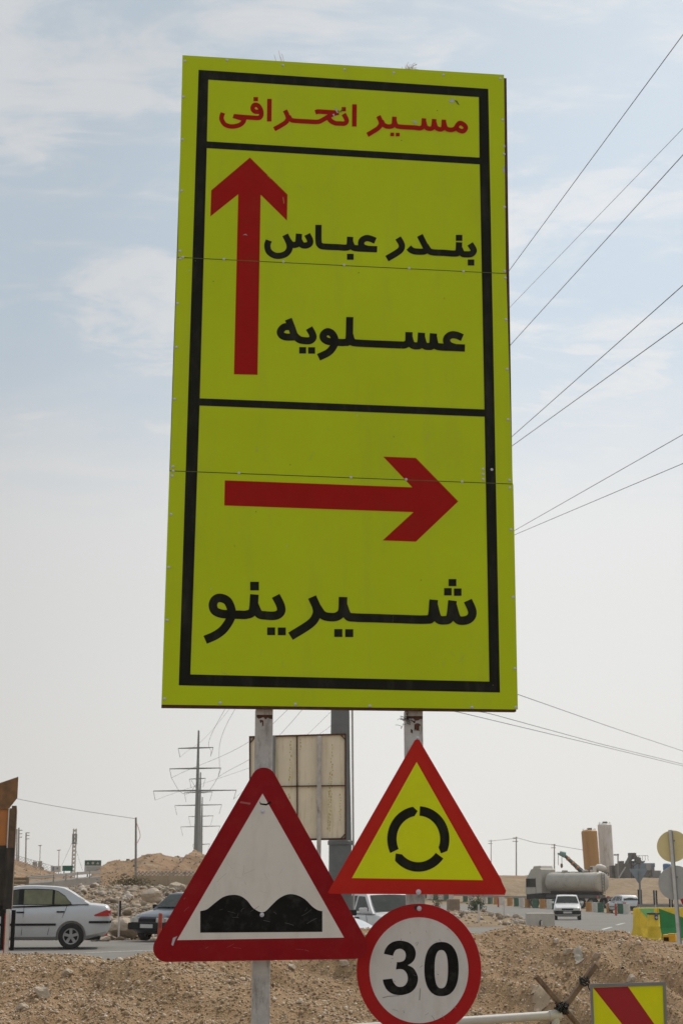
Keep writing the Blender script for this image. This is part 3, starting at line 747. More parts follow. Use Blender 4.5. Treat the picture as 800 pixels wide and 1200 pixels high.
# speed limit sign (right post, turned a little)
SP = Plane(490.8, 1137, 8.97, R(-19), 0.0)
sp = thing('speed_limit_sign', SP.loc, SP.yaw, 'round white speed limit sign reading 30 inside a red ring', 'road sign')
sheet(SP, ell(490.8, 1137, 72.8, 78), 0.0, 0.004).build('plate', M_RED4, sp)
sheet(SP, ell(490.8, 1137, 72.8, 78), -0.0016, 0.001).build('plate_back', M_ALU, sp)
sheet(SP, ell(490.8, 1137, 57.9, 62), 0.0042, 0.0004).build('face', M_WHT2, sp)
three = [(72, 165), (85, 125), (115, 85), (160, 60), (215, 53), (280, 68), (325, 105), (343, 155), (335, 205), (310, 240), (275, 262), (320, 285), (350, 330), (362, 380), (345, 445), (305, 490), (250, 512),
         (205, 517), (150, 508), (100, 475), (72, 425), (62, 385), (142, 376), (152, 405), (175, 435), (205, 447), (245, 438), (270, 405), (275, 365), (262, 325), (235, 300), (205, 295), (175, 300),
         (183, 235), (210, 235), (245, 220), (258, 185), (252, 150), (230, 128), (205, 122), (175, 132), (158, 155), (150, 182)]
def smooth_poly(p, corners):
    """round every run between the named corner points"""
    n = len(p); cs = sorted(corners); o = []
    for i, c in enumerate(cs):
        e = cs[(i+1) % len(cs)]; run = [p[(c+k) % n] for k in range(((e-c) % n)+1)]
        o += [tuple(q) for q in (catmull(run, 4) if len(run) > 2 else [Vector(r) for r in run])][:-1]
    return o
three = smooth_poly(three, [0, 10, 21, 22, 32, 33, 42])
T3 = lambda pts: [(440+x/7.2727, 1095+y/7.2727) for x, y in pts]
sheet(SP, T3(three), 0.0048, 0.0004).build('digit', M_DIGIT, sp)
sheet(SP, T3(ell(562, 295, 146, 231, 64, 2.35)), 0.0048, 0.0004, [T3(ell(560, 296, 57, 163, 48, 2.5))]).build('digit', M_DIGIT, sp)
bolt(SP, (491.3, 1064.6), sp, 0.014, 0.0042)
sheet(SP, [(485, 1062), (489.5, 1060.5), (490, 1063), (487.5, 1066.5), (486, 1066)], 0.0049, 0.0006).build('scuff', M_WIRE, sp)
sheet(SP, [(492, 1158), (492.9, 1158), (492.2, 1172), (490.8, 1172)], 0.0049, 0.0003).build('scuff', mat('scuff_grey', (0.30, 0.28, 0.26), 0.7), sp)
sheet(SP, [(448, 1168.6), (455, 1167), (468, 1166.3), (468, 1167.1), (455, 1168), (449, 1169.8)], 0.0049, 0.0003).build('scuff', MATS['scuff_grey'], sp)
u_, _ = SP.uv(489, 1137)
for z in (0.95, 1.37): box((u_, 0.022, z), (0.14, 0.03, 0.045)).build('bracket', M_GALV, sp)

def scratches(pl, parent, n, box_, ln, w, m, ang, off):
    x0, y0, x1, y1 = box_
    for i in range(n):
        x, y = random.uniform(x0, x1), random.uniform(y0, y1); a = R(random.gauss(*ang)); l = random.uniform(*ln)
        c = [Vector((x, y)), Vector((x+math.cos(a)*l*0.5+random.gauss(0, 0.5), y+math.sin(a)*l*0.5)), Vector((x+math.cos(a)*l, y+math.sin(a)*l))]
        mb = MB(); ribbon(pl, mb, c, random.uniform(*w), off+0.00004*i); mb.build('scratch', m, parent)
M_SCR = mat('scratch_pale', (0.09, 0.088, 0.085), 0.7); M_SCRB = mat('scratch_brown', (0.50, 0.45, 0.40), 0.7); M_SCRR = mat('scratch_red', (0.36, 0.06, 0.06), 0.6); M_SCRD = mat('scratch_dark', (0.22, 0.19, 0.17), 0.7)
scratches(BP, bs, 12, (240, 1062, 365, 1085), (3, 14), (0.25, 0.5), M_SCR, (-50, 40), 0.0054)
scratches(BP, bs, 12, (265, 1010, 350, 1045), (4, 16), (0.25, 0.45), M_SCRB, (70, 40), 0.0047)
scratches(BP, bs, 5, (235, 1108, 400, 1118), (3, 10), (0.3, 0.7), M_SCRR, (5, 25), 0.0044)
scratches(BP, bs, 3, (212, 1050, 222, 1070), (3, 8), (0.3, 0.7), M_SCRR, (-60, 15), 0.0044)
scratches(SP, sp, 10, (450, 1085, 530, 1105), (1.5, 6), (0.3, 0.6), M_SCRD, (80, 40), 0.0047)
scratches(SP, sp, 6, (452, 1120, 530, 1155), (1, 4), (0.3, 0.5), M_SCR, (60, 40), 0.0054)
scratches(SP, sp, 6, (440, 1180, 540, 1190), (2, 8), (0.3, 0.5), M_SCRD, (20, 40), 0.0047)
scratches(RP, rs, 5, (425, 1036, 560, 1044), (2, 8), (0.3, 0.6), mat('scratch_dull_red', (0.30, 0.03, 0.02), 0.7), (10, 30), 0.0044)
for (q0, m) in (((243, 760, 555, 790), mat('sign_dust', (0.40, 0.42, 0.10), 0.8)), ((260, 195, 550, 245), MATS['sign_dust']), ((250, 500, 560, 530), MATS['sign_dust'])):
    scratches(SG, sign, 7, q0, (2, 12), (0.3, 0.6), m, (75, 30), 0.0046)
for (x, y) in ((418, 487), (461, 512), (336, 640), (493, 680), (250, 330), (300, 600), (520, 350), (229, 306), (222, 317), (275, 640), (247, 690), (420, 320), (409, 315), (577, 803), (340, 545), (512, 130), (470, 165)):
    sheet(SG, [(x-0.6, y-0.5), (x+0.5, y-0.6), (x+0.6, y+0.5), (x-0.4, y+0.6)], 0.0043, 0.0004).build('chip', random.choice([M_PEEL, M_OLIVE, M_OLIVE]), sign)
# ------------------------------------------------------------------ board seen from behind, high mast pole
BB = Plane(350, 920, 22.0, R(-2), gz(-0.6, 22))
bb = thing('sign_board', BB.loc, BB.yaw, 'back of a beige board with rusty frame on two thin posts', 'sign board')
sheet(BB, [(292.5, 864), (404.5, 861), (404.5, 983), (293.5, 985)], -0.02, 0.015).build('panel', M_BEIGE, bb)
f = MB()
for (a, b, w) in (((292, 863.6), (405, 860.4), 1.7), ((293, 985), (405, 983), 2.2), ((292.8, 863), (293.4, 986), 1.6), ((404.7, 860), (404.8, 984), 1.8), ((348, 862.5), (348.5, 985), 1.4), ((293, 922), (404.5, 920.6), 1.2)):
    f.prism(BB.pl(strip_px(a, b, w)), -0.025, 0.004)
for (a, b) in (((399, 861), (404.5, 867)), ((399, 983), (404.5, 977)), ((293, 871), (299, 864))):
    f.prism(BB.pl(strip_px(a, b, 1.0)), -0.018, 0.002)
f.build('frame', M_RUST, bb)
dr = MB()
for (x, ya, yb) in ((340.5, 868, 913), (389.5, 872, 976), (386.5, 905, 970), (338, 930, 950), (362, 918, 924), (399, 930, 960), (352, 866, 880)):
    y = ya
    while y < yb:
        h = random.uniform(0.8, 3.2); w = random.uniform(0.3, 0.8); xx = x+random.gauss(0, 0.5)-(y-ya)*0.03
        dr.prism(BB.pl([(xx-w, y), (xx+w*0.7, y+0.2), (xx+w*0.8, y+h), (xx-w*0.7, y+h)]), -0.0012+0.0, 0.0042)
        y += h+random.uniform(0.3, 2.2)
dr.v = [(x, y+0.0035-0.0, z) for x, y, z in dr.v]
dr.build('paint_drip', mat('drip_yellow', (0.46, 0.38, 0.09), 0.7), bb)
for (px, w) in ((321.2, 0.052), (374.3, 0.058)):
    u, v = BB.uv(px, 865); box((u, -0.06, (v+0.02)/2), (w, 0.06, v+0.02)).build('post', M_POST if px > 350 else M_GALV, bb, bevel=0.004)

pp = P(398.5, 1000, 35.0); pl_ = thing('mast_pole', (pp.x, pp.y, gz(pp.x, pp.y)), 0, 'thick tapered grey steel mast rising behind the detour board', 'pole')
MB().lathe([(0.262, 0), (0.252, 2.45), (0.222, 4.2), (0.14, 12.5)], 16).build('shaft', mat('mast_steel', (0.145, 0.145, 0.14), 0.55, 0.4, var=0.15, scale=3), pl_, 30)
cz = P(398, 987, 35).z
MB().lathe([(0.255, cz-0.06), (0.278, cz-0.055), (0.278, cz+0.02), (0.25, cz+0.05)], 16).build('collar', MATS['mast_steel'], pl_, 30)
MB().tube([(0.30, -0.02, 1.0), (0.27, -0.02, 6), (0.2, -0.02, 11)], 0.025, 6).build('cable_duct', M_PALE, pl_)
box((0, 0, 0.06), (0.8, 0.8, 0.12)).build('base_plate', M_GALV, pl_)

# ------------------------------------------------------------------ pylons and conductors
def pylon(px, ytop, ybase, Y, arms, label, th=1.0):
    b = P(px, ybase, Y); zg = gz(b.x, b.y); k = Y/F/math.cos(0)
    o = thing('transmission_pylon', (b.x, b.y, zg), 0, label, 'pylon', 'row of steel transmission pylons')
    H = P(px, ytop, Y).z-zg; r0 = 3.0*th*Y/F; r1 = 1.0*th*Y/F
    MB().lathe([(r0, 0), (r0*0.88, H*0.3), (r0*0.6, H*0.7), (r1, H)], 10).build('mast', M_STEEL, o, 40)
    tips = []
    for (y, xa, xb) in arms:
        A = P(xa, y, Y)-Vector((b.x, b.y, zg)); B = P(xb, y-1.0, Y)-Vector((b.x, b.y, zg)); C = P(px, y-0.5, Y)-Vector((b.x, b.y, zg))
        MB().tube([A, C, B], [0.55*th*Y/F, 1.1*th*Y/F, 0.55*th*Y/F], 6).build('crossarm', M_STEEL, o, 40)
        for q, s in ((A, -1), (B, 1)):
            e = q+Vector((-0.15*s*Y/100, -0.5, -17*Y/F*0.62))
            MB().tube([q, e], 0.28*th*Y/F, 5).build('insulator', M_STEEL, o)
            tips.append(Vector((b.x, b.y, zg))+e)
    return tips
t1 = pylon(229.3, 856, 1022, 250, [(877, 209, 250), (901, 199, 259), (927, 180, 277)], 'tallest nearest grey steel pylon with three crossarms')
t2 = pylon(232.8, 905, 1016, 420, [(913, 222, 241), (929, 216, 249), (944, 205, 260)], 'second pylon close behind the tallest one', 0.75)
t3 = pylon(235.6, 934, 1012, 560, [(957, 221, 250), (969, 212, 258), (990, 226, 246)], 'third and smallest pylon, farthest in the row', 0.6)
def cable(pts, r, label, name='overhead_cable', cat='cable', group='overhead cables', m=None):
    c = catmull([Vector(p) for p in pts], 10) if len(pts) > 2 else pts
    return tag(MB().tube(c, r, 5).build(name, m or M_CABLE), label, cat, group)
# cables over the right part: from the near pylon, passing behind the board, over the camera's right
defs = [((262, 834), (594, 320), (800, 40), (980, -205), 0.024, 'top cable, steepest dark line at upper right of the board'),
        ((268, 832), (597, 360), (800, 150), (980, -36), 0.014, 'thin pale cable, second from the top right of the board'),
        ((276, 830), (597, 405), (800, 181), (980, -18), 0.024, 'dark cable just under the thin pale one'),
        ((320, 848), (599, 512), (800, 334), (980, 174), 0.024, 'dark cable leaving the board at mid height, upper of a pair'),
        ((331, 858), (599, 523), (800, 378), (980, 248), 0.024, 'greyer cable, lower of the middle pair'),
        ((361, 860), (602, 622), (800, 509), (980, 407), 0.018, 'thin cable, upper of the lowest rising pair'),
        ((366, 866), (602, 627), (800, 543), (980, 467), 0.018, 'thin cable, lowest of the rising cables')]
tips = [t1[1], t1[0], t1[3], t1[2], t1[3], t1[5], t1[4]]
for i, (a, b, c, d, r, lab) in enumerate(defs):
    B_, C_ = P(*b, 110), P(*c, 70)
    hid = catmull([tips[i], P(*a, 215), B_, C_], 10)[:21]
    tag(MB().tube(hid+[C_, C_+(C_-B_)*0.45], r, 5).build('overhead_cable', M_CABLE), lab, 'cable', 'overhead cables')
mast_top = pp+Vector((0.2, 0, 0)); mast_top.z = 10.6
for (a, b, c, d, lab) in (((530, 784), (607, 814), (715, 852), (820, 887), 'single cable falling to the right from the lower corner of the board'),
                          ((500, 810), (580, 838), (700, 871), (830, 903), 'upper of two joined cables falling right below the board'),
                          ((470, 812), (543, 836), (700, 873.5), (830, 905), 'lower of two joined cables falling right below the board')):
    hid = catmull([mast_top, P(*a, 44), P(*b, 52), P(*c, 70)], 10)[:21]; mast_top = mast_top-Vector((0, 0, 0.35))
    tag(MB().tube(hid+[P(*c, 70), P(*d, 92), P(d[0]+160, d[1]+42, 130)], 0.012, 5).build('overhead_cable', M_CABLE), lab, 'cable', 'overhead cables')
jl = [(t1[2], 0.6, 'jumper wire loop at the left of the nearest pylon'), (t1[3], -0.6, 'jumper wire loop at the right of the nearest pylon')]
for (t, s, lab) in jl:
    pts = [t+Vector((s*k*2.4, 0, -2.6*math.sin(math.pi*min(1, k/3.2)))) for k in (0, 1, 2, 3)]
    cable(pts, 0.03, lab)
cable([P(159.5, 959.5, 110), P(90, 949, 110), P(20, 936, 110), P(-60, 918, 110)], 0.016, 'thin wire from the brown pole to the left edge')

# ------------------------------------------------------------------ utility poles, lamp posts, tower
def pole(px, ytop, ybot, Y, w, label, arms=(), m=M_CONC, armw=2.0, group='utility poles', name='utility_pole', lamp=False):
    b = P(px, ybot, Y); zg = gz(b.x, b.y); zg = min(zg, b.z)
    t = P(px, ytop, Y); H = t.z-zg
    o = thing(name, (b.x, b.y, zg), 0, label, 'pole' if not lamp else 'street lamp', group)
    MB().tube([(0, 0, 0), (t.x-b.x, 0, H)], [w*Y/F/2*1.15, w*Y/F/2*0.85], 8).build('shaft', m, o, 40)
    for y in arms:
        z = P(px, y, Y).z-zg
        box((0, 0, z), (armw*Y/F*2, 0.1, 0.09+0.3*Y/F)).build('crossarm', m, o)
    if lamp:
        MB().tube([(0, 0, H), (0.3*Y/F*4, 0, H+0.1), (-0.8*Y/F*3, 0, H+0.06)], 0.25*Y/F, 5).build('lamp_arm', m, o)
        box((-1.5*Y/F, 0, H), (3.2*Y/F, 0.3, 0.8*Y/F)).build('lamp_head', m, o)
    return o
pole(159.5, 958, 1031, 110, 2.6, 'brown concrete pole in front of the left hill with fittings near its top', m=mat('brown_pole', (0.22, 0.20, 0.18), 0.85), arms=())
px_ = P(162, 970, 110)
tag(MB().tube(catmull([P(160.5, 965, 109.8), P(163, 972, 109.8), P(164.5, 980, 109.8), P(161, 988, 109.8)], 5), 0.02, 5).build('loose_wire', M_REDPOST), 'loose reddish wire looped on the brown pole', 'wire')
pole(22.5, 970, 1012, 300, 2.2, 'grey pole with side arms, tallest by the left embankment', (973, 977, 981), armw=2.2)
pole(20.3, 971.5, 1014, 302, 1.6, 'thin pole touching the tallest left pole', (), armw=2)
pole(31, 975.5, 1016, 300, 1.8, 'grey pole with side arms right of the pair on the left embankment', (976, 979, 983), armw=2.2)
pole(47.5, 991, 1011, 320, 0.9, 'thin lamp post left above the pale tanks', lamp=True, name='street_lamp', group='far street lamps')
pole(69.5, 996.5, 1016, 320, 0.9, 'thin lamp post left of the lattice tower', lamp=True, name='street_lamp', group='far street lamps')
pole(575, 984, 1030, 420, 1.0, 'faint pole beside the right corner of the roundabout sign', (985.5, 988.5), armw=2.4)
pole(604.5, 980.5, 1032, 330, 1.5, 'grey pole right of the roundabout sign with two crossarms', (982, 986), armw=3.0)
pole(649, 989, 1030, 340, 1.5, 'grey pole behind the tanker cab with crossarms', (990, 993.5), armw=2.6)
pole(723.5, 1000.5, 1046, 215, 1.7, 'brown pole right of the silos with one crossarm', (1001.5,), armw=3.0, m=MATS['brown_pole'])
ww = [P(604.5, 981.5, 330), P(627, 987.5, 335), P(649, 990.5, 340), P(723, 1003, 300)]
cable(ww, 0.05, 'faint wire strung between the poles above the tanker')
cable([P(575, 985.5, 420), P(590, 984, 380), P(604.5, 982.5, 330)], 0.05, 'faint wire between the two poles right of the roundabout sign')
# lattice tower
tb = P(86, 1026, 260); tz = gz(tb.x, tb.y); tw = thing('lattice_tower', (tb.x, tb.y, tz), 0, 'pale telecom tower with antenna cluster near its top', 'tower')
H = P(86.5, 971, 260).z-tz; mb = MB(); e = 0.27
for sx in (-1, 1):
    for sy in (-1, 1): mb.tube([(sx*e, sy*e, 0), (sx*e*0.85, sy*e*0.85, H)], 0.07, 5)
nseg = 14
for i in range(nseg):
    z0, z1 = H*i/nseg, H*(i+1)/nseg
    for sy in (-1, 1):
        mb.tube([(-e, sy*e, z0), (e, sy*e, z1)], 0.04, 4); mb.tube([(e, sy*e, z0), (-e, sy*e, z1)], 0.04, 4)
mb.build('lattice', M_PALE, tw)
a = MB()
for k in range(6):
    an = k*math.pi/3; a.box((0.33*math.cos(an), 0.33*math.sin(an), H-1.6), (0.14, 0.14, 1.5))
a.build('antenna', M_STEEL, tw)
MB().lathe([(0.5, H-2.5), (0.5, H-2.42)], 10).build('platform', M_STEEL, tw)
for (ex, lab) in ((70, 'left guy wire of the telecom tower'), (97, 'right guy wire of the telecom tower')):
    cable([P(86, 985, 260), P(ex, 1020, 262)], 0.02, lab, name='guy_wire', group='guy wires')

# ------------------------------------------------------------------ hills (far left and behind)
def hill(name, px0, px1, Y0, Y1, prof, seed, m, amp=0.5):
    """prof: photograph skyline (px, py) at distance Ym"""
    Ym = (Y0+Y1)/2; xs_ = np.linspace(P(px0, 1030, Ym).x, P(px1, 1030, Ym).x, 130); ys_ = np.linspace(Y0, Y1, 110)
    sk = [P(a, b, Ym) for a, b in prof]; skx = [p.x for p in sk]; skz = [p.z for p in sk]
    def zf(x, y):
        t = (y-Y0)/(Y1-Y0); top = float(np.interp(x, skx, skz)); base = gz(x, y)-0.6
        e = ss(t, 0, 0.5)*(1-0.6*ss(t, 0.55, 1)); e *= 1
        d = amp*(0.7*fbm(x, y, 0.25, 6, seed)+0.55*(0.35-abs(fbm(x, y, 0.55, 5, seed+3))))*math.sin(math.pi*min(1, t*1.0))*(0.35+0.65*ss(abs(t-0.5), 0.0, 0.06))
        return base+(top-base)*e+d*min(1, max(0, (top-base)/2))
    return grid_mesh(list(xs_), list(ys_), zf).build(name, m, smooth=50, kind='structure')
hill('hill', 108, 300, 112, 160, [(100, 1040), (118, 1035), (123, 1022), (131, 1012), (138, 1008.5), (150, 1009), (160, 1008.5), (168, 1006), (176, 1003.5), (180, 1001), (184, 1000), (188, 1003), (200, 1004.5),
     (205, 1007), (216, 1007.5), (221, 1004), (224, 998), (230, 1000), (240, 1004), (270, 1006), (300, 1012)], 1.0, M_HILL)
hill('embankment', -60, 84, 120, 190, [(-60, 1000), (0, 1006), (14, 1010), (22, 1014), (34, 1019), (46, 1023), (60, 1026), (84, 1031)], 4.0, M_HILL, 0.3)
hill('hill', 330, 640, 205, 300, [(330, 1030), (420, 1029), (520, 1030), (580, 1029), (596, 1027), (612, 1027.5), (624, 1029), (640, 1034)], 7.0, M_HILL, 0.5)
hp = []; hs = []
dgr = bpy.context.evaluated_depsgraph_get()
for hob in [o for o in COL.objects if o.name.startswith(('hill', 'embankment'))]:
    vv = [v.co for v in hob.data.vertices]
    for i in range(1500):
        c = vv[random.randrange(len(vv))]; sz = min(0.3, 0.055*math.exp(rng.normal(0, 0.6)))
        hp.append((c.x+random.gauss(0, 0.1), c.y+random.gauss(0, 0.1), c.z+sz*0.2)); hs.append(sz)
np_scatter('hill_stones', small, np.array(hp), hs, mat('hill_stone', (0.27, 0.20, 0.135), 0.95, var=0.2, spec=0.05, island=0.4))
# upper road with guard rail on the left
Yr = 105
va = [P(30, 1036, 96), P(62, 1033.5, 100), P(90, 1030, 108), P(118, 1027.5, 116)]
vb = [P(30, 1033.5, 104), P(62, 1031, 108), P(90, 1028.5, 116), P(118, 1026.5, 124)]
n = len(va); vs = va+vb+[p-Vector((0, 0, 1.4)) for p in va]
MB().add(vs, [(i, i+1, n+i+1, n+i) for i in range(n-1)]+[(2*n+i, 2*n+i+1, i+1, i) for i in range(n-1)]).build('upper_road', M_ASPH, kind='structure')
def guard_rail(pts, label, h=0.75, step=3.0, lift=0.0):
    base = Vector(pts[0]); o = thing('guard_rail', base, 0, label, 'guard rail', 'guard rails')
    rel = [Vector(p)-base for p in pts]; mb = MB(); vs = []; fs = []
    bk = 0.6 if lift else 1.0; prof = [(0, -0.16*bk), (-0.05, -0.1*bk), (0.0, 0), (-0.05, 0.1*bk), (0, 0.16*bk)]
    for p in rel:
        for (dy, dz) in prof: vs.append(p+Vector((0, dy, h-0.16+dz)))
    k = len(prof)
    for i in range(len(rel)-1):
        for j in range(k-1): fs.append((i*k+j, i*k+j+1, (i+1)*k+j+1, (i+1)*k+j))
    bm_o = MB().add(vs, fs).build('beam', M_GUARD, o)
    for i in range(len(rel)-1):
        L = (rel[i+1]-rel[i]).length; m_ = max(1, int(L/step))
        for j in range(m_):
            p = rel[i].lerp(rel[i+1], j/m_); box((p.x, p.y+0.06, p.z+h/2-0.05), (0.07, 0.07, h)).build('post', M_GUARD, o)
guard_rail([p+Vector((0, 0.2, 0)) for p in va], 'guard rail along the raised road at far left', 0.52, 3.0, 1.0)
# fence of lattice on the embankment, tan wall with lattice on top
def lattice_fence(a, b, h, cell, label, m, th=0.03):
    a = Vector(a); b = Vector(b); d = b-a; L = Vector((d.x, d.y, 0)).length
    o = thing('lattice_fence', a, 0, label, 'fence')
    ux = d/L; mb = MB(); kx = int(L/cell)
    for i in range(kx+1):
        for s in (1, -1):
            x0 = i*cell; x1 = x0+s*h
            if x1 < 0 or x1 > L: continue
            mb.tube([ux*x0, ux*x1+Vector((0, 0, h))], th, 4)
    mb.build('mesh', m, o)
    r_ = MB(); r_.tube([Vector((0, 0, h)), d+Vector((0, 0, h))], th*1.3, 4); r_.build('rail', m, o)
    for i in range(0, kx+1, max(1, int(3/cell))):
        MB().tube([ux*(i*cell)+Vector((0, -0.05, -0.4)), ux*(i*cell)+Vector((0, -0.05, h+0.1))], th*1.6, 5).build('post', m, o)
lattice_fence(P(14, 1011, 150), P(62, 1025, 150), 0.8, 0.28, 'thin pale mesh fence on the left embankment slope', M_GUARD, 0.012)
wa = P(157, 1036.5, 98); wb = P(262, 1036.5, 98); wtop = P(157, 1026, 98).z
wt = thing('boundary_wall', wa, 0, 'tan panel wall topped with a diamond lattice below the left hill', 'wall')
Lw = wb.x-wa.x; h_ = wtop-wa.z
box((Lw/2, 0.1, h_/2-0.4), (Lw, 0.14, h_+0.8)).build('wall', M_FENCE, wt)
mb = MB(); cell = 0.24
for i in range(int(Lw/cell)):
    for s in (1, -1):
        x0 = i*cell+(0 if s > 0 else cell*1.4); mb.tube([(x0, 0.06, h_-0.02), (x0+s*cell*1.4, 0.06, h_+0.26)], 0.026, 4)
mb.build('lattice', M_LATT, wt)
for i in range(0, 4): box((i*2.0, -0.01, h_/2), (0.12, 0.08, h_+0.1)).build('pier', M_FENCE, wt)
# brown low wall by the embankment
bw = P(12, 1041, 88); b2 = P(34, 1041, 88)
o = thing('low_wall', bw, 0, 'low brown plank wall behind the silver sedan roof', 'wall')
hh = P(12, 1028, 88).z-bw.z
for k in range(3): box(((b2.x-bw.x)/2, 0, hh*(k+0.5)/3), (b2.x-bw.x, 0.12, hh/3-0.03)).build('plank', mat('brown_plank', (0.18, 0.135, 0.075), 0.9, var=0.25, scale=3), o)
# far tanks and huts
o = thing('water_tank', P(41, 1018, 210), 0, 'pair of dusty rounded tanks on the far embankment', 'tank')
k = 210/F
MB().lathe([(3.0*k, 0), (3.1*k, 4*k), (2.4*k, 7.5*k), (0, 8.5*k)], 14).build('tank', mat('tank_dusty', (0.30, 0.27, 0.24), 0.8, var=0.3, scale=1), o, 50)
b_ = MB().lathe([(2.4*k, 0), (2.4*k, 8.5*k), (0, 9.3*k)], 12).build('tank', mat('tank_pale', (0.40, 0.36, 0.32), 0.8, var=0.2, scale=1), o, 50); b_.location = (5.2*k, 0.5, 0)
o = thing('hut', P(66, 1022, 210), 0, 'small pale hut between the lamp post and the tower', 'hut')
box((0, 0, 3.4*k), (11*k, 0.9, 6.8*k)).build('wall', M_PALE, o)
box((-2.6*k, -0.47, 3.6*k), (2*k, 0.04, 4.5*k)).build('door', M_MACHB, o); box((2.2*k, -0.47, 4.2*k), (2*k, 0.04, 2.2*k)).build('window', M_MACHB, o)
# green road signs far left
o = thing('green_road_sign', P(79, 1030, 130), 0, 'small plain green road sign left of the lattice tower foot', 'road sign'); k = 130/F
box((0, 0, 11.8*k), (12*k, 0.05, 6*k)).build('panel', M_GSIGN, o)
for s in (-1, 1): box((s*4*k, 0.05, 5.5*k), (0.08, 0.06, 11*k)).build('post', M_GALV, o)
o = thing('green_road_sign', P(108.5, 1031, 128), 0, 'green and white road sign with three warning symbols', 'road sign'); k = 128/F
box((0, 0, 15.4*k), (19*k, 0.05, 12.8*k)).build('panel', M_PALE, o)
box((0, -0.031, 18.7*k), (18.4*k, 0.008, 5.6*k)).build('green_field', M_GSIGN, o)
for i, dx in enumerate((-5.6, 0, 5.6)):
    m_ = MB()
    if i == 1: m_.lathe([(1.5*k, 0), (1.5*k, 0.006), (0, 0.0061)], 16, axis='y')
    else: m_.prism([(-1.8*k, -1.4*k), (1.8*k, -1.4*k), (0, 1.7*k)], 0, 0.006)
    s_ = m_.build('symbol', mat('sign_pinkish', (0.5, 0.30, 0.24), 0.6), o); s_.location = (dx*k, -0.042, 18.6*k)
    m_ = MB().lathe([(0.75*k, 0), (0.75*k, 0.004), (0, 0.0041)], 12, axis='y'); s2 = m_.build('symbol_face', M_PALE, s_); s2.location = (0, -0.005, -0.3*k if i != 1 else 0)
for j in range(3): box((0, -0.028, (10.4+1.5*j)*k), (14*k-2*k*(j % 2), 0.004, 0.45*k)).build('text_line', M_LATT, o)
for s in (-1, 1): box((s*6*k, 0.06, 8*k), (0.1, 0.07, 16*k)).build('post', M_GALV, o)

# ------------------------------------------------------------------ rubble slope
BOULD = [rock_mesh('boulder', M_ROCK, 60+i, 3, 0.45) for i in range(5)]
rub = [proto(rock_mesh('r', M_ROCK, 80+i, 1, 0.5, (1, 0.8, 0.65))) for i in range(6)]
pts = []; szs = []
while len(pts) < 9000:
    y = 47.3+rng.random()**1.2*34; q = -0.235+rng.random()*0.185; x = q*y
    if q > -0.055: continue
    dens = 0.5+0.5*noise.noise(Vector((x*0.35, y*0.22, 1)))+0.25
    if rng.random() > dens: continue
    s = 0.05*math.exp(rng.normal(0, 0.6)); s = min(s, 0.28)
    pts.append((x, y, gz_rough(x, y)+s*0.2)); szs.append(s)
np_scatter('rubble', rub, np.array(pts), szs, M_ROCK)
big = []
for i in range(70):
    y = 48.5+random.random()*26; q = -0.225+random.random()*0.15
    big.append((q*y, y, 0.13+0.20*random.random()**2.5))
for (x, y, s) in big:
    o = bpy.data.objects.new('boulder', BOULD[random.randrange(5)]); COL.objects.link(o)
    o.location = (x, y, gz_rough(x, y)+s*0.25); o.scale = (s*random.uniform(0.9, 1.5), s, s*random.uniform(0.7, 1.1)); o.rotation_euler = (random.random()*0.6, random.random()*0.6, random.random()*6)
    tag(o, 'tan limestone boulder lying in the rubble slope behind the left road', 'boulder', 'boulders in the rubble slope')
for (pp, s, lab) in (((147, 1087), 0.50, 'largest pale boulder beside the black and white marker post'), ((112, 1097), 0.24, 'grey boulder at the road edge behind the sedan bumper'),
                     ((178, 1049), 0.40, 'big tan boulder high on the slope left of the navy car'), ((208, 1039), 0.33, 'pale rounded boulder by the tan wall above the navy car')):
    y = 48.0 if pp[1] > 1080 else (62 if pp[1] > 1045 else 74); p = P(*pp, y)
    o = bpy.data.objects.new('boulder', rock_mesh('boulder', M_ROCKW, len(lab) % 7+2, 3, 0.4)); COL.objects.link(o); o.location = p; o.scale = (s*1.1, s, s); tag(o, lab, 'boulder', 'boulders in the rubble slope')
# scrub on the slope and island
def leaf_clump(name, c, size, nleaf, m, label, cat, leaf=0.06, stem=True, group=None):
    o = thing(name, c, random.random()*6, label, cat, group); mb = MB()
    for i in range(nleaf):
        p = Vector((random.gauss(0, 0.42)*size[0], random.gauss(0, 0.42)*size[1], abs(random.gauss(0.5, 0.28))*size[2]))
        a = Vector((random.gauss(0, 1), random.gauss(0, 1), random.gauss(0, 1))).normalized(); b = a.orthogonal().normalized(); l = leaf*random.uniform(0.6, 1.4)
        mb.add([p-a*l, p+b*l*0.4, p+a*l, p-b*l*0.4], [(0, 1, 2, 3)])
    mb.build('foliage', m, o)
    st = MB()
    for i in range(7):
        st.tube([(0, 0, -0.1), (random.gauss(0, 0.3)*size[0], random.gauss(0, 0.3)*size[1], size[2]*random.uniform(0.5, 0.95))], 0.012, 4)
    st.build('stem', M_WOOD, o)
    return o
p = P(152, 1033.5, 88); leaf_clump('shrub', (p.x, p.y, gz(p.x, p.y)), (1.6, 0.8, 0.55), 900, M_SCRUB, 'dry green scrub along the foot of the left hill', 'shrub', 0.07)

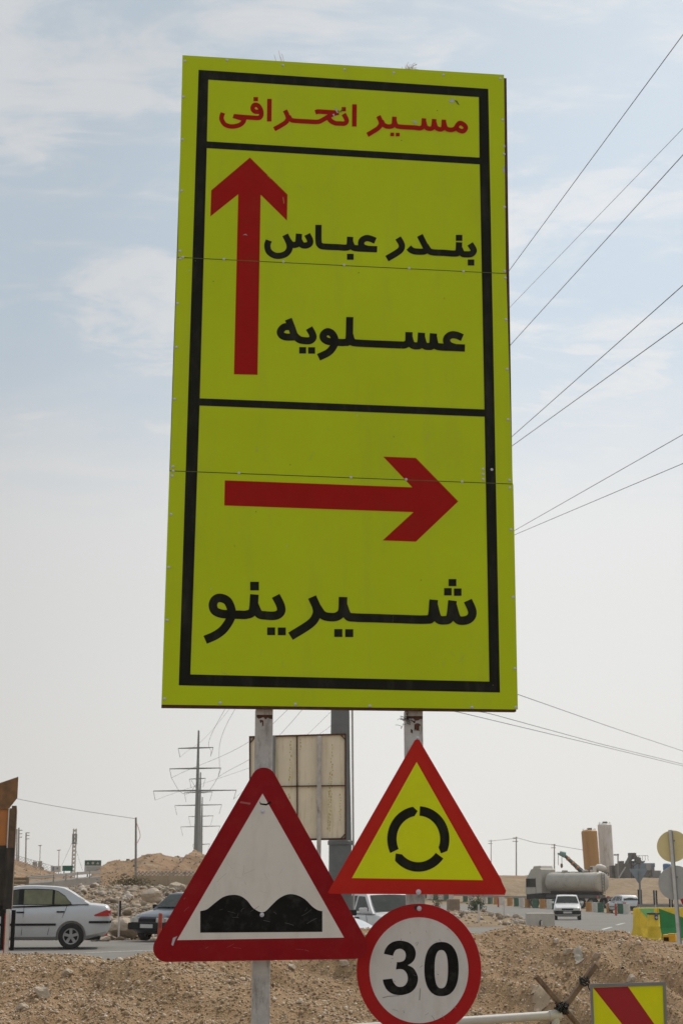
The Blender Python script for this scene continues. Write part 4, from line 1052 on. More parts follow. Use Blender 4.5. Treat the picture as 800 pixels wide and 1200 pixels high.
# ------------------------------------------------------------------ vehicles
def wheel(parent, x, y, r, w, side, simple=False):
    mb = MB().lathe([(r*0.62, -w/2), (r*0.9, -w/2), (r, -w*0.36), (r, w*0.36), (r*0.9, w/2), (r*0.62, w/2), (r*0.62, -w/2)], 28, axis='y')
    o = mb.build('wheel', M_TYRE, parent, 40); o.location = (x, y, r)
    rm = MB(); s = side; f = w*0.40*s
    rm.lathe([(r*0.62, f), (r*0.56, f-0.01*s), (r*0.52, f-0.06*s), (0.0, f-0.07*s)], 24, axis='y', open_=True)
    ob = rm.build('rim', M_TRIM if not simple else M_RIM, o, 40)
    if not simple:
        sp_ = MB()
        sp_.lathe([(r*0.63, f+0.004*s), (r*0.63, f+0.012*s), (r*0.54, f+0.008*s), (r*0.54, f-0.01*s), (r*0.63, f+0.004*s)], 24, axis='y')
        for k in range(5):
            a = k*2*math.pi/5+0.3
            for d in (-0.16, 0.16):
                c_ = Vector((math.cos(a+d)*r*0.33, f-0.008*s, math.sin(a+d)*r*0.33))
                sp_.box(c_, (r*0.46, 0.014, r*0.12), Matrix.Rotation(-(a+d*0.35), 3, 'Y'))
        sp_.lathe([(r*0.14, f-0.02*s), (r*0.14, f+0.006*s), (0, f+0.008*s)], 12, axis='y')
        sp_.build('spokes', M_RIM, o, 40)
    return o
def boolean_cut(ob, cutters):
    for c in cutters:
        md = ob.modifiers.new('cut', 'BOOLEAN'); md.operation = 'DIFFERENCE'; md.object = c; md.solver = 'EXACT'
    dg = bpy.context.evaluated_depsgraph_get(); dg.update()
    me = bpy.data.meshes.new_from_object(ob.evaluated_get(dg))
    ob.modifiers.clear(); old = ob.data; ob.data = me; bpy.data.meshes.remove(old)
    for c in cutters: bpy.data.objects.remove(c)
def car(name, label, loc, rz, paint, top, bot, roof, Wd, axles, rw, sidewin, glass, front, rear, zb, tum=0.34, mould=None, handles=(), seams=(), mirror=None, plate=True, alloy=True, grille=True):
    """top/bot: body outline (x,z); roof: cabin outline from rear base over the roof to the front base; x points forward"""
    o = thing(name, loc, rz, label, 'car')
    x0, x1 = top[0][0], top[-1][0]; n = 44
    def half(x):
        t = (x-x0)/(x1-x0); e = 1-abs(2*t-1)**7*0.13-abs(2*t-1)**3*0.035
        return Wd/2*e
    xs_ = [x0+(x1-x0)*(0.5-0.5*math.cos(math.pi*i/(n-1))) for i in range(n)]
    tx = [p[0] for p in top]; tz = [p[1] for p in top]; bx = [p[0] for p in bot]; bz_ = [p[1] for p in bot]
    secs = []
    for x in xs_:
        t = float(np.interp(x, tx, tz)); b = float(np.interp(x, bx, bz_)); w = half(x); h = t-b
        hp = [(w*0.80, b), (w*0.95, b+h*0.10), (w*0.985, b+h*0.28), (w, b+h*0.55), (w*0.985, b+h*0.78), (w*0.955, t-h*0.10), (w*0.90, t-h*0.025), (w*0.80, t), (w*0.4, t+0.018)]
        secs.append([(x, y, z) for y, z in hp]+[(x, -y, z) for y, z in hp[::-1]])
    body = MB().loft(secs).build('body', paint, o)
    cut = []
    for ax in axles:
        for s in (-1, 1):
            c = MB().lathe([(rw+0.055, -0.17), (rw+0.055, 0.17)], 28, axis='y').build('cut', paint); c.location = (ax, s*(Wd/2-0.06), rw+0.01); cut.append(c)
    body.parent = None; bpy.context.view_layer.update(); boolean_cut(body, cut); body.parent = o
    for p in body.data.polygons: p.use_smooth = True
    body.data.set_sharp_from_angle(angle=R(32))
    # cabin
    wz = lambda z: (Wd/2)*0.93-(z-zb)*tum
    cr_ = [tuple(p) for p in catmull([Vector(p) for p in roof], 5)]
    k = len(cr_); vs = []
    for (x, z) in cr_: vs += [(x, wz(z), z), (x, wz(z)*0.6, z+0.018), (x, -wz(z)*0.6, z+0.018), (x, -wz(z), z)]
    fs = [(4*i+j, 4*i+j+1, 4*i+5+j, 4*i+4+j) for i in range(k-1) for j in range(3)]
    cb = MB().add(vs, fs)
    tr = tessellate_polygon([[Vector((x, z, 0)) for x, z in cr_]])
    for s in (1, -1): cb.add([(x, s*wz(z), z) for x, z in cr_], [tuple(t) for t in tr])
    cb.add([(cr_[0][0], s*wz(cr_[0][1]), cr_[0][1]-0.03) for s in (1, -1)]+[(cr_[-1][0], s*wz(cr_[-1][1]), cr_[-1][1]-0.03) for s in (-1, 1)], [(0, 1, 2, 3)])
    cb.build('cabin', paint, o, 28)
    for poly in sidewin:
        pp_ = [tuple(p) for p in poly]
        for s in (1, -1):
            A = [(x, s*(wz(z)+0.006), z) for x, z in pp_]
            t_ = tessellate_polygon([[Vector((x, z, 0)) for x, z in pp_]])
            inn = [(x, s*(wz(z)-0.004), z) for x, z in pp_]; m_ = len(A)
            MB().add(A+inn, [tuple(t) for t in t_]+[(i, (i+1) % m_, m_+(i+1) % m_, m_+i) for i in range(m_)]).build('window', glass, o)
    def screen(pa, pb, nm):
        (xa, za), (xb, zb_) = pa, pb; nrm = Vector((-(zb_-za), 0, xb-xa)).normalized()
        if (nrm.x > 0) != (xa > 0): nrm = -nrm
        if nm == 'rear_window' and nrm.x > 0: nrm = -nrm
        if nm == 'windscreen' and nrm.x < 0: nrm = -nrm
        v_ = []
        for t in (0.0, 0.33, 0.66, 1.0):
            x = xa+(xb-xa)*t; z = za+(zb_-za)*t; w = wz(z)-0.07
            for j in range(7):
                y = w*(1-2*j/6); v_.append(Vector((x, y, z+0.018*(1-abs(y/w)**2)))+nrm*0.012)
        MB().add(v_, [(7*i+j, 7*i+j+1, 7*i+8+j, 7*i+7+j) for i in range(3) for j in range(6)]).build(nm, glass, o, 60)
    screen(front[0], front[1], 'windscreen'); screen(rear[0], rear[1], 'rear_window')
    for ax in axles:
        for s in (-1, 1): wheel(o, ax, s*(Wd/2-0.115), rw, 0.19, s, simple=not alloy)
    box((0, 0, 0.30), (x1-x0-0.5, Wd-0.5, 0.16)).build('underbody', M_TRIM, o)
    if mould:
        z, a, b = mould
        for s in (1, -1):
            mb = MB(); vs = []; fs = []; m_ = 16
            for i in range(m_+1):
                x = a+(b-a)*i/m_; w = half(x)
                for (dy, dz) in ((-0.02, -0.03), (0.014, -0.026), (0.014, 0.026), (-0.02, 0.03)): vs.append((x, s*(w+dy), z+dz))
            for i in range(m_):
                for j in range(3): fs.append((4*i+j, 4*i+j+1, 4*i+5+j, 4*i+4+j))
            fs += [(0, 1, 2, 3), (4*m_, 4*m_+1, 4*m_+2, 4*m_+3)]
            mb.add(vs, fs).build('moulding', M_TRIM, o)
    for (x, z) in handles:
        for s in (1, -1): box((x, s*(half(x)*0.985+0.008), z), (0.19, 0.03, 0.035)).build('door_handle', M_TRIM, o, bevel=0.006)
    for (x, za, x2, zc_) in seams:
        for s in (1, -1):
            MB().tube([(x, s*(half(x)*0.99+0.001), za), (x2, s*(half(x2)*0.985), zc_)], 0.005, 4).build('door_seam', M_TRIM, o)
    if mirror:
        for s in (1, -1):
            x, z = mirror; box((x, s*(Wd/2+0.07), z), (0.10, 0.19, 0.12)).build('mirror', M_TRIM if paint is not M_WPAINT else paint, o, bevel=0.02)
    return o, half
def lamp(o, c, d, m, name, bev=0.012): return box(c, d).build(name, m, o, bevel=bev)

# silver sedan: local x forward, rear at -2.26
SED_TOP = [(-2.26, 0.86), (-2.22, 1.0), (-2.16, 1.055), (-1.9, 1.085), (-1.6, 1.115), (-1.2, 1.07), (-0.4, 1.04), (0.6, 1.02), (1.0, 1.02), (1.5, 0.95), (2.0, 0.84), (2.2, 0.72), (2.26, 0.6)]
SED_BOT = [(-2.26, 0.52), (-2.18, 0.36), (-1.9, 0.29), (-1.6, 0.22), (1.6, 0.22), (2.1, 0.25), (2.26, 0.36)]
SED_ROOF = [(-1.72, 1.10), (-1.60, 1.17), (-1.36, 1.33), (-1.13, 1.46), (-0.95, 1.505), (-0.6, 1.53), (-0.2, 1.54), (0.15, 1.515), (0.36, 1.47), (0.75, 1.22), (1.05, 1.02)]
win_s = [[(0.03, 1.09), (0.03, 1.44), (0.30, 1.40), (0.66, 1.17), (0.72, 1.09)], [(-0.80, 1.09), (-0.80, 1.435), (-0.40, 1.455), (-0.10, 1.45), (-0.10, 1.09)],
         [(-1.24, 1.09), (-1.28, 1.13), (-1.12, 1.28), (-0.96, 1.39), (-0.86, 1.425), (-0.86, 1.09)]]
# window openings carry a dark band (pillars) behind them
xr = P(128, 1090, 40.0).x
sed, sh = car('silver_sedan', 'silver sedan side on at the left with black side strip and alloy wheels', (xr-2.26*math.cos(0.13)-0.10, 40.9-2.26*0.13, gz(xr, 40.9)+0.012), math.pi+0.13, M_SILV, SED_TOP, SED_BOT, SED_ROOF, 1.72,
    (-1.30, 1.37), 0.315, win_s, M_GLASSO, ((1.0, 1.06), (0.42, 1.44)), ((-1.60, 1.17), (-1.16, 1.44)), 1.05, 0.30, mould=(0.60, -0.92, 0.98),
    handles=((-1.02, 0.91), (-0.03, 0.90)), seams=((-0.12, 1.07, -0.08, 0.34), (-0.72, 0.35, -0.78, 0.62), (-1.06, 0.75, -1.18, 1.05)), mirror=(0.72, 1.10))
for ch in [c for c in sed.children if c.name.startswith('window')][:2]: ch.data.materials[0] = mat('dark_olive_glass', (0.05, 0.05, 0.033), 0.1, var=0.3, scale=2, spec=0.3)
for s in (1, -1):
    # pillar trim round the windows
    poly = [(-1.31, 1.075), (-1.12, 1.30), (-0.95, 1.41), (-0.8, 1.455), (-0.4, 1.475), (0.0, 1.468), (0.32, 1.415), (0.70, 1.17), (0.78, 1.075)]
    wz = lambda z: 0.86*0.93-(z-1.05)*0.30
    t_ = tessellate_polygon([[Vector((x, z, 0)) for x, z in poly]])
    MB().add([(x, s*(wz(z)+0.003), z) for x, z in poly], [tuple(t) for t in t_]).build('window_trim', M_TRIM, sed)
    m_ = MB().prism([(-2.245, 0.80), (-2.235, 0.93), (-2.18, 0.955), (-1.86, 0.83), (-1.88, 0.80)], 0, 0.03)
    t = m_.build('tail_light', M_LAMPR, sed); t.location = (0.01, s*0.795-(0.015), 0); 
    b_ = box((-2.235, s*0.50, 0.87), (0.06, 0.42, 0.14)).build('tail_light', M_LAMPR, sed, bevel=0.01)
    box((-1.98, s*0.80, 0.655), (0.50, 0.07, 0.055)).build('bumper_strip', M_TRIM, sed, bevel=0.01)
    lamp(sed, (2.12, s*0.55, 0.70), (0.18, 0.42, 0.13), M_LAMPW, 'headlight')
box((-2.262, 0, 0.655), (0.03, 1.5, 0.055)).build('bumper_strip', M_TRIM, sed)
box((-2.25, 0, 0.80), (0.02, 0.5, 0.11)).build('number_plate', M_PLATE, sed)

# small hatchback family
H_TOP = [(-1.86, 0.70), (-1.84, 0.86), (-1.80, 0.96), (-1.2, 0.97), (0.5, 0.94), (0.78, 0.95), (1.2, 0.88), (1.6, 0.79), (1.78, 0.72), (1.86, 0.60)]
H_BOT = [(-1.86, 0.46), (-1.78, 0.34), (-1.5, 0.24), (1.4, 0.22), (1.75, 0.26), (1.86, 0.38)]
H_ROOF = [(-1.80, 0.95), (-1.72, 1.05), (-1.50, 1.30), (-1.36, 1.40), (-1.0, 1.435), (-0.4, 1.45), (0.0, 1.425), (0.18, 1.38), (0.52, 1.12), (0.78, 0.94)]
H_WIN = [[(-0.22, 1.0), (-0.22, 1.35), (0.10, 1.34), (0.46, 1.07), (0.5, 1.0)], [(-1.02, 1.0), (-1.02, 1.35), (-0.30, 1.36), (-0.30, 1.0)], [(-1.48, 1.02), (-1.36, 1.28), (-1.10, 1.34), (-1.10, 1.0)]]
def hatch(name, label, loc, rz, paint, glass=M_GLASS, alloy=False, s_=1.0):
    o, hf = car(name, label, loc, rz, paint, H_TOP, H_BOT, H_ROOF, 1.62, (-1.12, 1.18), 0.275, H_WIN, glass, ((0.74, 0.99), (0.22, 1.36)), ((-1.75, 1.03), (-1.44, 1.34)), 0.95, 0.32,
        mould=(0.52, -0.75, 0.80), handles=((-0.80, 0.84), (0.0, 0.84)), seams=((-0.26, 0.95, -0.26, 0.32), (-1.0, 0.5, -1.05, 0.93), (0.5, 0.93, 0.62, 0.4)), mirror=(0.50, 1.02), alloy=alloy)
    for s in (1, -1):
        lamp(o, (1.815, s*0.52, 0.64), (0.14, 0.32, 0.14), M_LAMPW, 'headlight')
        lamp(o, (1.77, s*0.70, 0.64), (0.14, 0.06, 0.12), M_LAMPW, 'indicator')
        lamp(o, (-1.825, s*0.62, 0.80), (0.06, 0.26, 0.16), M_LAMPR, 'tail_light')
    lamp(o, (1.845, 0, 0.64), (0.07, 0.68, 0.10), M_TRIM, 'grille')
    lamp(o, (1.80, 0, 0.455), (0.20, 1.56, 0.21), M_TRIM, 'bumper', 0.04); lamp(o, (-1.82, 0, 0.47), (0.20, 1.58, 0.22), M_TRIM, 'bumper', 0.04)
    lamp(o, (1.905, 0, 0.46), (0.012, 0.50, 0.11), M_PLATE, 'number_plate', 0); lamp(o, (-1.85, 0, 0.72), (0.012, 0.50, 0.12), M_PLATE, 'number_plate', 0)
    for s in (1, -1): MB().tube([(0.76, s*0.12, 0.985), (0.52, s*0.42, 1.15)], 0.012, 5).build('wiper', M_TRIM, o)
    return o
nv = P(186, 1085, 47.2); ang = math.atan2(-0.82, -0.57)
navy = hatch('navy_hatchback', 'dark navy hatchback coming forward behind the bump sign', (nv.x+0.90, 46.6, 0.012), ang, M_NAVY)
navy.scale = (0.93,)*3
box((1.845, 0.02, 0.655), (0.02, 0.07, 0.05)).build('badge', M_RIM, navy)
wp = P(664.5, 1077, 96); zc_ = gz(wp.x, 96)+0.012
hatch('white_hatchback', 'white hatchback driving towards the viewer in front of the tanker', (wp.x, 96, zc_), R(-97.5), M_WPAINT)
sv = P(729, 1066, 131); hatch('silver_hatchback', 'silver hatchback seen from behind right of the tanker', (sv.x, 131, gz(sv.x, 131)+0.012), R(90+14), M_SILV)
# white saloon half hidden behind the signs, and a second one before it
wc = P(470, 1085, 38.5); hatch('white_saloon', 'white car with grey windows seen between the three small signs', (wc.x-0.35, 39.2, 0.012-0.05), R(-64), M_WPAINT)
wq = P(396, 1085, 33.0); hatch('pale_car', 'pale car bonnet just visible before the white car between the signs', (wq.x-0.72, 33.6, 0.012-0.02), R(-58), M_SILV)

# tanker
tk = P(668, 1064, 160); TK = thing('tanker_truck', (tk.x-0.3, 160, gz(tk.x, 160)+0.0), R(180-45), 'dusty grey tanker lorry with high cab and oval tank', 'truck')
T = 1.0
# x forward: cab front at +4.6, tank -4.4..1.9
secs = []
for (x, k) in ((-4.56, 0.5), (-4.52, 0.88), (-4.46, 0.97), (-4.40, 1.0), (1.75, 1.0), (1.88, 0.95), (1.98, 0.8), (2.02, 0.5)):
    secs.append([(x, 1.25*k*math.copysign(abs(math.cos(a))**0.85, math.cos(a)), 2.62+0.98*k*math.copysign(abs(math.sin(a))**0.85, math.sin(a))) for a in [2*math.pi*i/28 for i in range(28)]])
MB().loft(secs).build('tank', M_TANK, TK, 35)
for x in (-4.2, -2.2, -0.2, 1.7): 
    MB().loft([[(x+dx, 1.27*math.copysign(abs(math.cos(a))**0.85, math.cos(a)), 2.62+1.0*math.copysign(abs(math.sin(a))**0.85, math.sin(a))) for a in [2*math.pi*i/28 for i in range(28)]] for dx in (-0.03, 0.03)]).build('tank_band', M_CAB, TK, 35)
box((-1.0, 0, 3.64), (4.4, 0.6, 0.05)).build('walkway', M_MACH, TK)
for x in (-2.4, 0.2): MB().lathe([(0.32, 3.6), (0.32, 3.8), (0.1, 3.85)], 14, c=(x, 0, 0)).build('hatch', M_CAB, TK, 40)
box((-0.2, 0, 1.18), (8.6, 0.9, 0.3)).build('chassis', M_MACH, TK)
# cab
box((3.4, 0, 1.18), (2.05, 2.36, 0.62)).build('cab_underside', M_TRIM, TK, bevel=0.04)
cp_ = [(2.35, 1.5), (4.5, 1.35), (4.55, 1.5), (4.5, 2.2), (4.35, 3.05), (4.1, 3.35), (3.7, 3.95), (2.5, 4.05), (2.35, 3.9)]
MB().prism(cp_, -1.22, 1.22).build('cab', M_CAB, TK, bevel=0.05)
for s in (1, -1):
    MB().prism([(3.1, 2.1), (4.38, 2.1), (4.26, 2.98), (3.1, 2.98)], s*1.225, s*1.24).build('window', M_GLASS, TK)
    box((4.1, s*1.42, 2.55), (0.12, 0.26, 0.85)).build('mirror', M_TRIM, TK, bevel=0.03)
    MB().tube([(3.12, s*1.23, 1.2), (3.12, s*1.23, 3.1)], 0.02, 4).build('door_seam', M_TRIM, TK)
    box((4.3, s*0.9, 1.15), (0.35, 0.4, 0.22)).build('headlight', M_LAMPW, TK, bevel=0.03)
    box((1.2, s*1.1, 0.85), (1.3, 0.5, 0.5)).build('fuel_tank', M_TRIM, TK, bevel=0.06)
    box((-3.2, s*1.05, 1.02), (2.9, 0.5, 0.06)).build('mudguard', M_TRIM, TK)
    box((-4.5, s*0.95, 1.15), (0.06, 0.3, 0.16)).build('tail_light', M_LAMPR, TK)
MB().prism([(-1.05, 2.3), (1.05, 2.3), (0.98, 3.0), (-0.98, 3.0)], -0.01, 0.01).build('windscreen', M_GLASS, TK).rotation_euler = (0, 0, math.pi/2)
TK.children[-1].location = (4.46, 0, 0)
st = MB()
for (x, z) in ((-2.8, 2.0), (-1.2, 2.1), (0.6, 1.95)): st.tube([(x, -1.262, z+0.9), (x+0.04, -1.27, z+0.5)], 0.05, 4)
st.build('drip_stain', mat('tank_drip', (0.16, 0.13, 0.10), 0.8), TK)
ld_ = MB()
for y in (-0.22, 0.22): ld_.tube([(-4.62, y, 1.4), (-4.62, y, 3.5)], 0.03, 5)
for i in range(7): ld_.tube([(-4.62, -0.22, 1.5+i*0.3), (-4.62, 0.22, 1.5+i*0.3)], 0.02, 4)
ld_.build('ladder', M_MACH, TK)
MB().tube([(-4.3, 0.0, 1.62), (1.8, 0.0, 1.62)], 0.45, 8).build('subframe', M_TRIM, TK)
MB().prism([(2.45, 4.0), (3.7, 3.92), (3.5, 4.25), (2.6, 4.3)], -1.0, 1.0).build('roof_deflector', M_CAB, TK, bevel=0.05)
for x in (3.45, -2.6, -3.85):
    for s in (1, -1): wheel(TK, x, s*1.05, 0.52, 0.34, s, simple=True)
TK.scale = (0.97,)*3

# orange tipper at the left edge (bed and rear axle; the cab is far outside the frame)
tr_r = P(18.2, 1000, 30.0); D = thing('tipper_truck', (tr_r.x, 30.0, gz(tr_r.x, 30)+0.012), R(11.3), 'rear corner of an orange tipper truck body at the left edge', 'truck')
zt = P(18, 911, 30).z; zb_ = P(12, 1066, 30).z; zt0 = P(-40, 930, 30).z
# local x=0 at rear face, bed reaches to -5.2
mb = MB(); mb.prism([(-5.2, zb_+0.35), (-0.12, zb_+0.12), (-0.12, zt-0.65), (-0.12, zt-0.62), (-5.2, zt-0.62)], 0.0, 0.10)
mb.build('side_panel', M_ORANGE, D)
mb = MB().prism([(-5.2, zb_+0.35), (-0.12, zb_+0.12), (-0.12, zt-0.62), (-5.2, zt-0.62)], 2.3, 2.4).build('side_panel', M_ORANGE, D)
MB().prism([(-0.17, zt-0.62), (-0.01, zt-0.40), (-0.01, zt), (-0.45, zt-0.16), (-0.62, zt-0.5), (-0.62, zt-0.62)], -0.03, 0.06).build('gusset', mat('burnt_orange', (0.22, 0.11, 0.045), 0.8, var=0.3, scale=4, stain=(0.08, 0.05, 0.03), stain_amt=0.8, stain_scale=3), D)
box((-0.06, 1.2, (zt-0.55+zb_)/2), (0.09, 2.44, zt-0.55-zb_)).build('tailgate', M_BROWN, D)
box((-0.155, -0.045, (zt-0.55+zb_)/2+0.25), (0.022, 0.06, (zt-zb_)-1.15)).build('rib', M_WPOST, D)
box((-0.09, -0.03, (zt-0.55+zb_)/2+0.05), (0.10, 0.06, (zt-zb_)-0.75)).build('corner_post', M_BROWN, D)
for x in (-0.9, -1.8, -2.7, -3.6): box((x, -0.05, (zt+zb_)/2-0.15), (0.12, 0.10, zt-zb_-0.9)).build('rib', M_ORANGE, D)
box((-0.30, -0.028, zb_+0.62), (0.32, 0.05, 1.10)).build('soot_guard', M_SOOT, D)
box((-0.10, -0.06, zb_+0.55), (0.16, 0.07, 1.15)).build('hinge_post', M_SOOT, D)
box((-2.6, 1.2, zb_+0.0), (5.0, 1.0, 0.3)).build('chassis', M_SOOT, D)
for x in (-1.6, -2.9):
    for y in (0.3, 2.1): wheel(D, x, y, 0.5, 0.4, -1 if y < 1 else 1, simple=True)

# ------------------------------------------------------------------ marker posts
def at_ground(px, Y): 
    x = (px-400)/F*Y*1.0; x = P(px, 1040, Y).x; return Vector((x, Y, gz(x, Y)))
p = at_ground(11.5, 20.3); o = thing('marker_post', p, 0, 'white post with black boards either side at the far left', 'marker post')
zt_ = P(12, 1065.5, 20.3).z-p.z
MB().box((0.0, 0, zt_/2), (0.046, 0.04, zt_)).build('post', M_WPOST, o); o.rotation_euler = (0, R(-0.0), 0)
box((-0.031, 0, zt_/2), (0.014, 0.03, zt_-0.1)).build('edge_strip', M_REDPOST, o)
for dx, l in ((-0.068, 0.0), (0.063, -0.01)): box((dx, 0.03, zt_-0.25+l), (0.05, 0.02, 0.5)).build('black_board', M_TRIM, o)
def red_post(px, ytop, ybot, Y, label, lean=0.0, w=0.10):
    p = at_ground(px, Y); t = P(px, ytop, Y); h = t.z-p.z
    o = thing('marker_post', p, 0, label, 'marker post', 'red plastic marker posts')
    MB().tube([(0, 0, 0), (lean, 0, h)], [w/2*1.05, w/2*0.95], 12).build('post', M_REDPOST, o, 40)
    MB().tube([(lean*0.95, 0, h-0.01), (lean, 0, h+0.02)], [w/2*1.1, w/2*0.8], 12).build('cap', M_REDPOST, o, 40)
    MB().tube([(lean*0.6, 0, h*0.55), (lean*0.75, 0, h*0.72)], [w/2*1.06]*2, 12, caps=False).build('band', mat('red_dark', (0.30, 0.03, 0.02), 0.5), o, 40)
red_post(125.5, 1068, 1102, 46.0, 'leaning red marker post behind the sedan boot, propped by rocks', 0.09, 0.085)
red_post(188, 1071, 1110, 43.6, 'red marker post in front of the navy hatchback', 0.03, 0.11)
red_post(720, 1059, 1072, 121, 'red marker post beside the silver hatchback', 0.0, 0.17)
red_post(583, 1052, 1060, 165, 'distant red marker post above the dirt island', 0.0, 0.18)
for (pp, s, lab) in (((122.5, 1101), 0.13, 'flat pale rock left of the leaning red post foot'), ((128.5, 1102), 0.15, 'pale rock against the leaning red post foot')):
    o = bpy.data.objects.new('stone', STONE_ME[1]); COL.objects.link(o); q = G(*pp); o.location = (q.x, 45.6, gz(q.x, 45.6)+0.06); o.scale = (s*1.3, s, s*0.8); tag(o, lab, 'stone', 'rocks at the red post foot')
def bw_post(px, ytop, ybot, Y, label, group='black and white marker posts'):
    p = at_ground(px, Y); h = P(px, ytop, Y).z-p.z
    o = thing('marker_post', p, 0, label, 'marker post', group)
    box((0, 0, h/2), (0.045, 0.045, h)).build('post', M_WPOST, o)
    box((0.03, -0.03, h-0.24), (0.05, 0.02, 0.46)).build('black_board', M_TRIM, o); box((-0.022, -0.03, h-0.24), (0.04, 0.02, 0.46)).build('white_board', M_PALE, o)
bw_post(141, 1055, 1096, 47.3, 'slim marker post with black and white board by the largest boulder')
for px, yt, Y, lab in ((748.5, 1042, 88, 'black and white marker just left of the yield sign post'), (766.5, 1043, 92, 'black and white marker between the yield sign and the round signs'), (784.5, 1050, 92, 'black and white marker below the grey disc')):
    p = at_ground(px, Y); h = P(px, yt, Y).z-p.z; o = thing('marker_post', p, 0, lab, 'marker post', 'dark marker boards by the right road')
    box((0, 0, h/2), (0.06, 0.05, h)).build('post', M_WPOST, o); box((0.075, -0.04, h-0.42), (0.075, 0.03, 0.80)).build('black_board', M_TRIM, o); box((-0.075, -0.04, h-0.42), (0.075, 0.03, 0.80)).build('black_board', M_TRIM, o)
for px, yt, yb, lab in ((560, 1060, 1080, 'plain pale stake at the near edge of the dirt island'), (589.5, 1055, 1075, 'plain pale stake at the right end of the dirt island')):
    Y = 72 if px < 570 else 80; p = at_ground(px, Y); h = P(px, yt, Y).z-p.z
    o = thing('stake', p, 0, lab, 'stake', 'pale stakes on the dirt island'); box((0, 0, h/2), (0.085, 0.06, h)).build('post', M_WPOST, o, bevel=0.008); box((0, -0.035, h-0.14), (0.07, 0.01, 0.12)).build('reflector', M_PLATE, o)

# ------------------------------------------------------------------ dirt island, block, bush
def island(x, y):
    a = (x-P(520, 1060, 84).x)/4.6; b = (y-86)/17.0; r2 = a*a+b*b
    return gz(x, y)+0.02-0.10+max(0.0, 1-r2)**0.5*(0.55+0.25*fbm(x, y, 0.5, 4, 3))
ix = np.linspace(P(520, 1060, 84).x-4.8, P(520, 1060, 84).x+4.8, 70); iy = np.linspace(68, 104, 60)
grid_mesh(list(ix), list(iy), island).build('dirt_island', M_DIRT, smooth=60, kind='structure')
pts = []; szs = []
for i in range(1500):
    x = rng.uniform(ix[0], ix[-1]); y = rng.uniform(68, 100)
    a = (x-P(520, 1060, 84).x)/4.5; b = (y-86)/16.5
    if a*a+b*b > 1: continue
    s = 0.06*math.exp(rng.normal(0, 0.6)); pts.append((x, y, island(x, y)+0.2*s)); szs.append(min(s, 0.3))
np_scatter('rubble', rub, np.array(pts), szs, M_ROCK)
p = P(531, 1068, 88); o = thing('concrete_block', (p.x, 88, island(p.x, 88)-0.05), 0.2, 'brownish concrete block standing on the dirt island', 'concrete block')
MB().prism([(-0.36, 0), (0.36, 0), (0.30, 0.35), (0.29, 0.86), (-0.29, 0.86), (-0.30, 0.35)], -0.3, 0.3).build('block', mat('brown_block', (0.24, 0.18, 0.13), 0.9, var=0.2, scale=2), o, bevel=0.02)
p = P(558, 1062, 92); leaf_clump('bush', (p.x, 92, island(p.x, 92)), (0.55, 0.5, 0.85), 700, M_LEAF, 'small green bush on top of the dirt island', 'bush', 0.07)
p = P(512, 1060, 96); leaf_clump('bush', (p.x, 96, island(p.x, 96)), (0.25, 0.3, 0.9), 250, M_LEAF, 'thin green shoot at the left end of the dirt island', 'bush', 0.06)
# grey concrete block in front
p = P(632.5, 1085, 52); o = thing('concrete_block', (p.x, 52, gz(p.x, 52)+0.012), 0, 'grey concrete barrier end with a slot, before the white hatchback', 'concrete barrier')
ht = P(632, 1070.5, 52).z-gz(p.x, 52)
MB().prism([(-0.46, 0), (0.46, 0), (0.45, ht), (-0.45, ht)], -0.25, 0.25, [[(-0.055, 0.02), (0.055, 0.02), (0.055, ht*0.62), (0.03, ht*0.70), (-0.03, ht*0.70), (-0.055, ht*0.62)]]).build('block', mat('grey_concrete', (0.48, 0.44, 0.385), 0.9, var=0.12, scale=3, bump=0.2), o, bevel=0.02)
box((0.02, -0.29, ht*0.34), (0.075, 0.05, ht*0.68)).build('slot_plug', M_WPOST, o, bevel=0.01)
box((0, 0.18, ht/2), (0.84, 0.08, ht-0.05)).build('core', MATS['grey_concrete'], o)

# ------------------------------------------------------------------ drums along the far road edge
def drum_proto(m, label, name='road_drum'):
    o = thing(name, (0, 0, 0), 0, label, 'drum', 'drums along the far road edge')
    MB().lathe([(0.27, 0), (0.27, 0.05), (0.25, 0.06), (0.25, 0.32), (0.26, 0.33), (0.26, 0.36), (0.25, 0.37), (0.25, 0.68), (0.27, 0.69), (0.27, 0.73), (0.22, 0.735)], 16).build('drum', m, o, 35)
    MB().lathe([(0.22, 0.737), (0.22, 0.742), (0, 0.745)], 12).build('lid', m, o, 35)
    return o
dm = {'green': M_GREEN, 'white': M_DWHITE, 'orange': M_ORNG}; protos = {}
row = [(497, 'green'), (503.5, 'white'), (510, 'green'), (516.5, 'white'), (522.5, 'green'), (528.5, 'white'), (545, 'green'), (552, 'white'), (567, 'white'), (574, 'green'), (581, 'orange'), (588, 'white'),
       (597, 'orange'), (605, 'green'), (611, 'white'), (618, 'orange'), (627, 'green'), (635.5, 'orange'), (643.5, 'white'), (650, 'green'), (689.5, 'orange'), (697, 'white'), (703.5, 'green'), (714, 'orange'), (727, 'green'), (734, 'white')]
ordn = ['first', 'second', 'third', 'fourth', 'fifth', 'sixth', 'seventh', 'eighth', 'ninth', 'tenth', 'eleventh']
cnt = {'green': 0, 'white': 0, 'orange': 0}
for (px, c) in row:
    py = float(np.interp(px, [497, 560, 620, 735], [1053.2, 1058.0, 1063.8, 1071.5])); q = G(px, py)
    lab = '%s %s drum from the left in the row along the far road' % (ordn[cnt[c]], c); cnt[c] += 1
    if c not in protos: protos[c] = o = drum_proto(dm[c], lab)
    else: o = copy_tree(protos[c]); o['label'] = lab
    o.location = (q.x, q.y, gz(q.x, q.y)+0.012); k = 1.08*(1.0 if q.y < 150 else 1.12); o.scale = (k, k, k)
